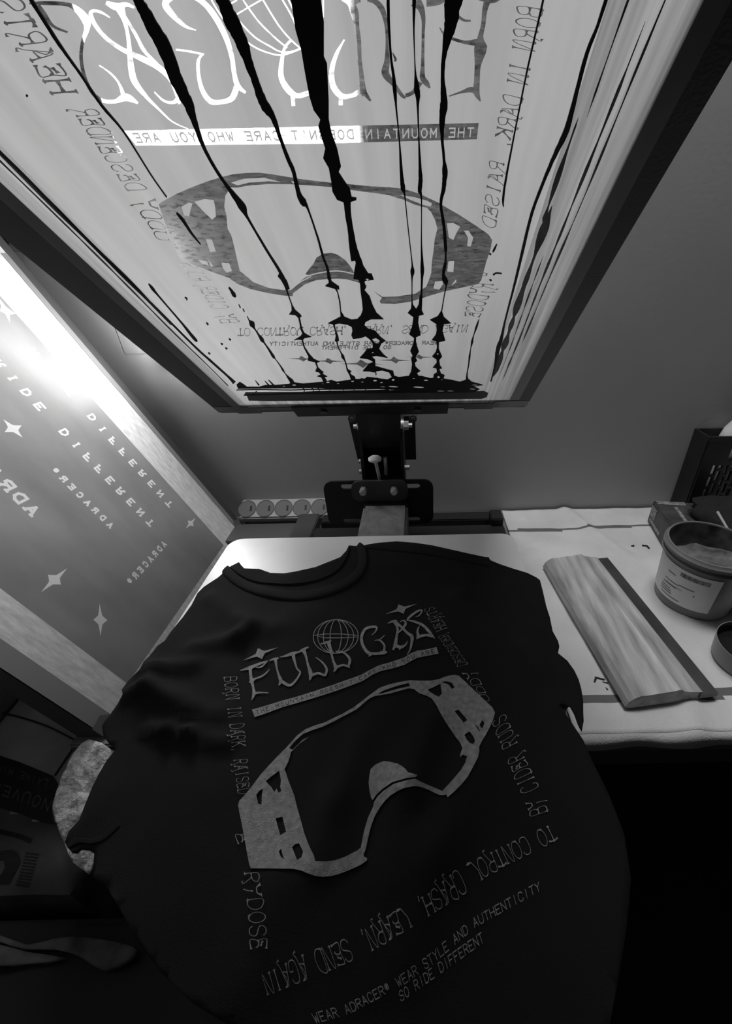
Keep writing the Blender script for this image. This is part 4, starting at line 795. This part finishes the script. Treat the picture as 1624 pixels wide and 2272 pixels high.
# ------------------------------------------------------------------ squeegee
Zq = zpl(TZ + .027)
l0, l1 = V(Zq.st(1207, 1240)), V(Zq.st(1394, 1549)); ex = (l1 - l0).normalized(); ey = V((-ex.y, ex.x))
W_ = [(V(Zq.st(*p)) - l1).dot(ey) for p in ((1503, 1521), (1555, 1514), (1593, 1516))]
w1, w2, w3 = [abs(w) for w in W_]; Ls = (l1 - l0).length
sq = empty('squeegee', (l0.x, l0.y, TZ), 'long wooden printing squeegee with dark rubber blade lying on the tablecloth', 'squeegee')
def extr(prof, a0, a1, skew=0):
    m = MB(); n = len(prof); vs = []
    for a in (a0, a1):
        for c, z in prof:
            p = l0 + ex * (a + skew * c) + ey * c; vs.append((p.x, p.y, TZ + .0062 + z))
    return m.add(vs, [[i, (i + 1) % n, n + (i + 1) % n, n + i] for i in range(n)] + [list(range(n))[::-1], list(range(n, 2 * n))])
extr([(0, .004), (.003, .0125), (.009, .018), (.016, .0215), (.022, .0205), (w1 * .55, .0215), (w1 - .008, .0225), (w1 - .002, .0240), (w1 + .001, .0225), (w1 + .004, .0195), (w1 + (w2 - w1) * .5, .0160), (w2 - .002, .0135), (w2, .0125), (w2, .001), (w1, 0), (.006, 0)], 0, Ls, 0).build('handle', M_wood, sq)
extr([(w2 - .004, .0045), (w2 - .004, .0115), (w3 - .001, .0115), (w3, .0105), (w3, .0055), (w3 - .001, .0045)], .001, Ls + .002, .0).build('rubber_blade', M_rubber, sq)
sq.children

# ------------------------------------------------------------------ ink bucket
bc = V((.417, .487, TZ + .0055))
bk = empty('ink_bucket', tuple(bc), 'open white plastic ink bucket with paper label at the right of the squeegee', 'bucket')
rb, rt, hb = .0515, .0585, .104
def rad(z): return rb + (rt - rb) * z / hb
M_buck = gray(.2, .4, 'cloudy_plastic', noise_=(12, .16, .24, (1, 1, 1)))
MB().lathe(bc, [(rb - .004, .0), (rb, .003), (rad(.084), .084), (rad(.084) + .004, .0845), (rad(.088) + .004, .088), (rad(.088) + .0005, .0885), (rad(.094), .094), (rad(.095) + .0035, .0948), (rad(.099) + .0035, .099), (rt + .001, .101), (rt, hb), (rt - .0022, hb), (rt - .0026, hb - .002)], 64, cap=(1, 0)).build('bucket_wall', M_buck, bk, True)
MB().lathe(bc, [(rt - .0025, hb - .0015), (rad(.06) - .0035, .06), (rad(.05) - .004, .05)], 64, cap=(0, 0)).build('ink_coated_lining', gray(.035, .3, 'ink_coat', noise_=(50, .015, .12, (1, 1, 1))), bk, True)
mb = MB(); n = 40
vs = [(bc.x, bc.y, bc.z + .062)]; fs = []
for r_ in range(1, 9):
    for i in range(n):
        t = i * math.tau / n; R = (rad(.062) - .0032) * r_ / 8; vs.append((bc.x + R * math.cos(t), bc.y + R * math.sin(t), bc.z + .062 + .007 * noise.noise(V((R * math.cos(t) * 40, R * math.sin(t) * 40, 3))) + (.010 * (r_ / 8) ** 3 * max(0, math.cos(t)))))
fs = [[0, 1 + i, 1 + (i + 1) % n] for i in range(n)] + [[1 + (r_ - 1) * n + i, 1 + r_ * n + i, 1 + r_ * n + (i + 1) % n, 1 + (r_ - 1) * n + (i + 1) % n] for r_ in range(1, 8) for i in range(n)]
mb.add(vs, fs); mb.build('ink_fill', gray(.16, .18, 'grey_printing_ink', noise_=(40, .03, .22, (1, 1, 1))), bk, True)
def curved(name, a0, a1, z0, z1, off, mat, parent, n=24):
    m = MB(); vs = []
    for i in range(n + 1):
        t = math.radians(a0 + (a1 - a0) * i / n)
        for z in (z0, z1): R = rad(z) + off; vs.append((bc.x + R * math.cos(t), bc.y + R * math.sin(t), bc.z + z))
    m.add(vs, [[2 * i, 2 * i + 2, 2 * i + 3, 2 * i + 1] for i in range(n)]); o = m.build(name, mat, parent, True); return o
lb = curved('paper_label', -215, -100, .016, .079, .0006, gray(.68, .6, 'paper', noise_=(30, .8, .88, (1, 1, 1))), bk)
md = gray(.10, .6, 'label_ink')
mb = MB()
def lbar(a0, a1, z0, z1):
    n = 6; vs = []
    for i in range(n + 1):
        t = math.radians(a0 + (a1 - a0) * i / n)
        for z in (z0, z1): R = rad(z) + .0010; vs.append((bc.x + R * math.cos(t), bc.y + R * math.sin(t), bc.z + z))
    mb.add(vs, [[2 * i, 2 * i + 2, 2 * i + 3, 2 * i + 1] for i in range(n)])
for k in range(22): lbar(-152 + k * 1.75, -152 + k * 1.75 + random.choice((.9, 1.3)), .0665, .0735)
for a0, a1, z in ((-172, -158, .062), (-174, -150, .048), (-176, -152, .041), (-178, -160, .035), (-179, -158, .031), (-178, -156, .027), (-176, -142, .0215), (-150, -128, .050)): lbar(a0, a1, z, z + .0012)
for k in range(12): lbar(-170 + 2.2 * k, -170 + 2.2 * k + 1.4, .0425, .0436)
lbar(-128, -126, .041, .0432)
mb.build('label_print', md, lb)

# ------------------------------------------------------------------ carton, rag, brush, crate, bottles, jar, tub
c0 = V((.4511, .6994)); dn = (V((.4345, .59)) - c0).normalized(); dr = V((-dn.y, dn.x))
ct = empty('carton', (c0.x, c0.y, TZ), 'flat dark printed carton on the tablecloth behind the ink bucket', 'carton')
Mx = Matrix(((dr.x, -dn.x, 0, c0.x), (dr.y, -dn.y, 0, c0.y), (0, 0, 1, TZ + .006), (0, 0, 0, 1)))
m = MB(); m.box((0, -.125, 0), (.13, .008, .046), .0015, mat=Mx); m.build('box_body', gray(.05, .5, 'dark_printed_card', noise_=(40, .03, .08, (1, 1, 1))), ct)
m = MB()
for a, b in (((.004, -.006, .0463), (.055, .006, .0468)), ((.030, -.075, .0463), (.036, -.015, .0468)), ((.020, -.10, .0463), (.032, -.07, .0468))): m.box(a, b, mat=Mx)
m.build('printed_panel', gray(.24, .5, 'faded_print', noise_=(200, .08, .4, (1, 1, 1))), ct)
m = MB()
for a, b in (((-.0006, -.055, .006), (.0002, .0, .012)), ((-.0006, -.02, .016), (.0002, .004, .038))): m.box(a, b, mat=Mx)
m.build('side_print', gray(.3, .5, 'side_print_ink', noise_=(300, .06, .5, (1, 1, 1))), ct)
# black rag on the carton
bm = bmesh.new(); bmesh.ops.create_icosphere(bm, subdivisions=4, radius=1)
rc = Mx @ V((.115, -.045, .046))
for v in bm.verts:
    n_ = noise.noise(v.co * 1.7) * .35 + noise.noise(v.co * 4.5) * .12
    v.co = V((v.co.x * .062 * (1 + n_), v.co.y * .058 * (1 + n_), max(v.co.z, -.02) * .034 * (1 + n_) + .001)) + rc
m = MB(); m.bm(bm); rg_ = m.build('rag', gray(.008, .9, 'black_rag'), None, True); tag(rg_, 'crumpled black rag lying on the dark carton', 'rag')
Yk = ypl(.60); a = Yk.p(1592, 1136); b = ypl(.54).p(1627, 1195)
br = MB().cyl(a, b, .0022, .0016, n=10).build('stirring_stick', gray(.4, .5, 'pale_stick')); tag(br, 'thin pale stick resting on the black rag', 'stick')
# crate
Yc = ypl(.714); tl = Yc.p(1577, 971); bx0 = .515; bx1 = .86; bz0 = TZ + .006; bz1 = tl.z
cx_ = tl.x
cr_ = empty('plastic_crate', (cx_, .72, TZ), 'black lattice-sided plastic crate against the wall at the far right', 'crate')
m = MB(); M_crate = gray(.012, .5, 'black_crate_plastic')
holes = []; hx = cx_ + .022; k = 0
while hx < cx_ + .30:
    z = bz0 + .02 - (k % 2) * .014
    while z < bz1 - .055:
        a0, a1 = max(z, bz0 + .015), min(z + .021, bz1 - .055)
        if a1 - a0 > .004: holes.append([(hx, a0), (hx + .0075, a0), (hx + .0075, a1), (hx, a1)])
        z += .026
    hx += .0112; k += 1
holes.append([(cx_ + .045, bz1 - .045), (cx_ + .20, bz1 - .045), (cx_ + .20, bz1 - .018), (cx_ + .045, bz1 - .018)])
plate('front_panel', .714, .004, [(cx_, bz0), (cx_ + .34, bz0), (cx_ + .34, bz1), (cx_, bz1)], holes, M_crate, cr_)
MB().box((cx_ - .002, .716, bz0), (cx_ + .002, .762, bz1)).build('side_panel', M_crate, cr_)
MB().box((cx_ + .338, .716, bz0), (cx_ + .342, .762, bz1)).build('side_panel', M_crate, cr_)
MB().box((cx_, .758, bz0), (cx_ + .34, .762, bz1)).build('back_panel', M_crate, cr_)
MB().box((cx_, .714, bz0), (cx_ + .34, .762, bz0 + .004)).build('crate_floor', M_crate, cr_)
MB().box((cx_ - .005, .708, bz1 - .006), (cx_ + .345, .714, bz1 + .003), .001).build('crate_rim', M_crate, cr_)
def bottle(x, y, r, h, lab, v):
    e = empty('bottle', (x, y, bz0 + .004), lab, 'bottle', None)
    MB().lathe((x, y, bz0 + .004), [(r * .9, 0), (r, .004), (r, h * .72), (r * .8, h * .8), (r * .38, h * .87), (r * .38, h)], 32).build('bottle_body', gray(v, .35, 'bottle_plastic'), e, True)
    MB().lathe((x, y, bz0 + .004 + h * .93), [(r * .45, 0), (r * .48, h * .12), (r * .3, h * .14)], 24).build('bottle_cap', M_dark, e, True)
bottle(cx_ + .055, .738, .019, .22, 'white bottle standing in the crate, nearest its left end', .8)
bottle(cx_ + .112, .738, .019, .20, 'grey bottle standing in the crate, second from its left end', .6)
bottle(cx_ + .170, .738, .019, .16, 'short grey bottle in the crate, third from its left end', .8)
# jar at the right edge and shallow open tub
jc = zpl(TZ + .004).st(1668, 1345)
ja = empty('glass_jar', (jc[0], jc[1], TZ + .004), 'dark glass jar at the right edge beside the ink bucket', 'jar')
MB().lathe((jc[0], jc[1], TZ + .006), [(.026, 0), (.029, .004), (.029, .058), (.024, .066), (.024, .074)], 36).build('jar_body', gray(.03, .08, 'dark_glass', coat=.5), ja, True)
MB().lathe((jc[0], jc[1], TZ + .074), [(.0265, 0), (.0265, .012), (.024, .0135), (0, .0135)], 36).build('jar_lid', M_dark, ja, True)
tc_ = zpl(TZ + .03).st(1668, 1440)
tu = empty('open_tub', (tc_[0], tc_[1], TZ + .004), 'low open tub of black ink at the right edge in front of the bucket', 'tub')
MB().lathe((tc_[0], tc_[1], TZ + .006), [(.036, 0), (.039, .003), (.041, .028), (.0415, .031), (.0405, .031)], 44, cap=(1, 0)).build('tub_wall', gray(.22, .35, 'grey_tub'), tu, True)
MB().lathe((tc_[0], tc_[1], TZ + .022), [(.0402, .0086), (.0388, 0), (.02, -.001), (0, .001)], 44, cap=(0, 0)).build('ink_fill', gray(.015, .15, 'black_ink_pool'), tu, True)

# ------------------------------------------------------------------ power strip
ps = empty('power_strip', (-.24, .74, TZ), 'pale multi-socket power strip lying along the wall behind the press', 'power strip')
za = ypl(.735); a = za.p(538, 1152); b = za.p(737, 1130)
psx0, psx1 = a.x, b.x + .02
Mt = Matrix.Translation((0, .738, TZ + .034)) @ Matrix.Rotation(math.radians(38), 4, 'X')
m = MB(); m.box((psx0, -.021, -.034), (psx1, .021, 0), .003, mat=Mt); m.build('strip_body', gray(.42, .4, 'off_white_plastic'), ps)
step = (za.p(712, 1142).x - za.p(552, 1147).x) / 4; x_ = za.p(552, 1147).x
for i in range(5):
    m = MB(); vs = []; n = 28; prof = [(.0185, .0008), (.0175, .0016), (.0168, .0010), (.0150, .0009), (.0001, .0009)]
    for r_, z in prof:
        for k in range(n): t = k * math.tau / n; vs.append(Mt @ V((x_ + i * step + r_ * math.cos(t), r_ * math.sin(t), z)))
    m.add(vs, [[j * n + k, j * n + (k + 1) % n, (j + 1) * n + (k + 1) % n, (j + 1) * n + k] for j in range(len(prof) - 1) for k in range(n)])
    so_ = m.build('socket', gray(.14, .4, 'socket_recess'), ps)
    m = MB(); c = Mt @ V((x_ + i * step + .008, 0, .002)); m.box((-.0016, -.005, -.001), (.0016, .005, .0012), mat=Mt @ Matrix.Translation((x_ + i * step + .008, 0, .001))); m.build('earth_pin', M_black, so_)
for o in COL.objects:
    if o.name.startswith('earth_pin'): o.matrix_parent_inverse = Matrix.Translation(ps.location).inverted() @ Matrix() ; o.matrix_parent_inverse = Matrix()
# ------------------------------------------------------------------ insulation pack, storage box, cloth at lower left
BZ = .665
def bagz(x, y):
    e = min(x + .695, -.425 - x, y - .19, .74 - y); return BZ + .004 * noise.noise(V((x * 16, y * 16, 4))) - .03 * math.exp(-max(e, 0) / .02) + .0
bg = empty('insulation_pack', (-.56, .43, 0), 'tall plastic-wrapped pack of mineral wool standing at the lower left below the leaning screen', 'insulation pack')
m = MB(); nx, ny = 30, 60; vs = []
for j in range(ny + 1):
    for i in range(nx + 1):
        x = -.695 + .27 * i / nx; y = .19 + .55 * j / ny; vs.append((x, y, bagz(x, y)))
fs = [[j * (nx + 1) + i, j * (nx + 1) + i + 1, (j + 1) * (nx + 1) + i + 1, (j + 1) * (nx + 1) + i] for j in range(ny) for i in range(nx)]
ring = [i for i in range(nx + 1)] + [(j) * (nx + 1) + nx for j in range(1, ny + 1)] + [ny * (nx + 1) + i for i in range(nx - 1, -1, -1)] + [j * (nx + 1) for j in range(ny - 1, 0, -1)]
k = len(vs); vs += [(vs[i][0], vs[i][1], .002) for i in ring]
fs += [[ring[i], ring[(i + 1) % len(ring)], k + (i + 1) % len(ring), k + i] for i in range(len(ring))] + [list(range(k, k + len(ring)))]
m.add(vs, fs); q0, q1 = march(0, 1790, bagz), march(122, 1826, bagz)
for i_, f_ in enumerate(fs):
    cx = sum(vs[i][0] for i in f_) / len(f_); cy = sum(vs[i][1] for i in f_) / len(f_)
    if cy < q0[1] + (q1[1] - q0[1]) * (cx - q0[0]) / (q1[0] - q0[0]): m.m[i_] = 1
M_base_shade = gray(.12, .5, 'dark_base_print', noise_=(20, .07, .16, (1, 1, 1)))  # shade painted into the lower wrap; the upper wrap is paler to look lit
m.build('plastic_wrap', [gray(.6, .35, 'grey_plastic_wrap', noise_=(14, .45, .7, (1, 1, 1))), M_base_shade], bg, True)
BG = lambda pts: [march(p[0], p[1], bagz) for p in pts]
def bagpatch(name, polys, off, mat, par=bg, sub=[], step=.008):
    rv, rf, ss = regions([[BG(p) for p in polys], [BG(p) for p in sub]], grid2(-.69, -.43, .19, .5, step))
    return patch(name, rv, rf, ss, lambda s: s == {0}, lambda a, b: V((a, b, bagz(a, b) + off)), mat, par)
band = [(-40, 1662), (0, 1677), (40, 1690), (80, 1706), (118, 1722), (132, 1745), (120, 1780), (116, 1800), (122, 1830), (95, 1826), (50, 1808), (0, 1793), (-40, 1780)]
bagpatch('printed_band', [band], .0008, gray(.03, .5, 'dark_band_print'))
let = text_strip('LAINE MINERALE', [(111, 1733), (0, 1698), (-70, 1678)], [(104, 1750), (0, 1710), (-72, 1690)], 'mono', .16, .6) + text_strip('NOUVELLE', [(121, 1779), (60, 1758), (0, 1741), (-62, 1722)], [(110, 1802), (50, 1780), (0, 1763), (-64, 1744)], 'mono', .15, .62)
bagpatch('lettering', let, .0016, gray(.17, .5, 'pale_lettering'), step=.03)
bagpatch('seam_line', ribbon(smooth([(-20, 1580, 4), (30, 1588, 4), (100, 1610, 4), (150, 1634, 4), (184, 1652, 4)], 5)) + ribbon([(46, 1546, 4), (8, 1592, 4), (-20, 1625, 4)]) + ribbon([(180, 1636, 4), (150, 1680, 4), (122, 1722, 4)]), .0012, gray(.02, .5, 'seam_dark'))
bagpatch('printed_emblem', [[(-30, 1838), (0, 1840), (50, 1852), (72, 1862), (68, 1872), (40, 1860), (0, 1850), (-30, 1848)], [(-20, 1900), (5, 1888), (30, 1886), (42, 1896), (46, 1915), (36, 1935), (22, 1962), (-20, 1962), (-20, 1948), (0, 1945), (12, 1925), (8, 1908), (-20, 1915)]] + [ribbon([(58 - k * 2.2, 1893 + k * 7, 3), (88 - k * 2.2, 1897 + k * 7, 3)])[0] for k in range(11)], .001, gray(.02, .5, 'emblem_print'))
sb_ = MB().box((-.69, -.45, 0), (-.15, .18, .60), .01).build('storage_box', gray(.02, .6, 'dark_box')); tag(sb_, 'dark lidded box on the floor at the bottom left', 'box')
def clz(x, y): return .602 + .012 * abs(noise.noise(V((x * 20, y * 14, 9)))) + .008
CLP = lambda pts: [march(p[0], p[1], clz) for p in pts]
cp = [CLP(smooth(p, 2)) for p in ([(-60, 2090), (0, 2075), (60, 2096), (130, 2080), (200, 2080), (290, 2098), (300, 2115), (285, 2128), (230, 2150), (180, 2122), (120, 2106), (50, 2104), (0, 2090)], [(-60, 2100), (0, 2096), (60, 2112), (145, 2126), (60, 2138), (0, 2142), (-60, 2140)])]
for i, (p, lab) in enumerate(zip(cp, ('rumpled grey cloth on the dark box at the bottom left, upper piece', 'rumpled grey cloth on the dark box at the bottom left, lower piece'))):
    rv, rf, ss = regions([[p]], grid2(-.6, -.1, -.1, .2, .008))
    o = patch('cloth_scrap', rv, rf, ss, lambda s: 0 in s, lambda a, b: V((a, b, clz(a, b))), gray(.16, .9, 'grey_cloth', noise_=(50, .1, .22, (1, 1, 1))), None, True); tag(o, lab, 'cloth', 'cloth scraps on the dark box')
    q = o.modifiers.new('thick', 'SOLIDIFY'); q.thickness = .006; q.offset = -1
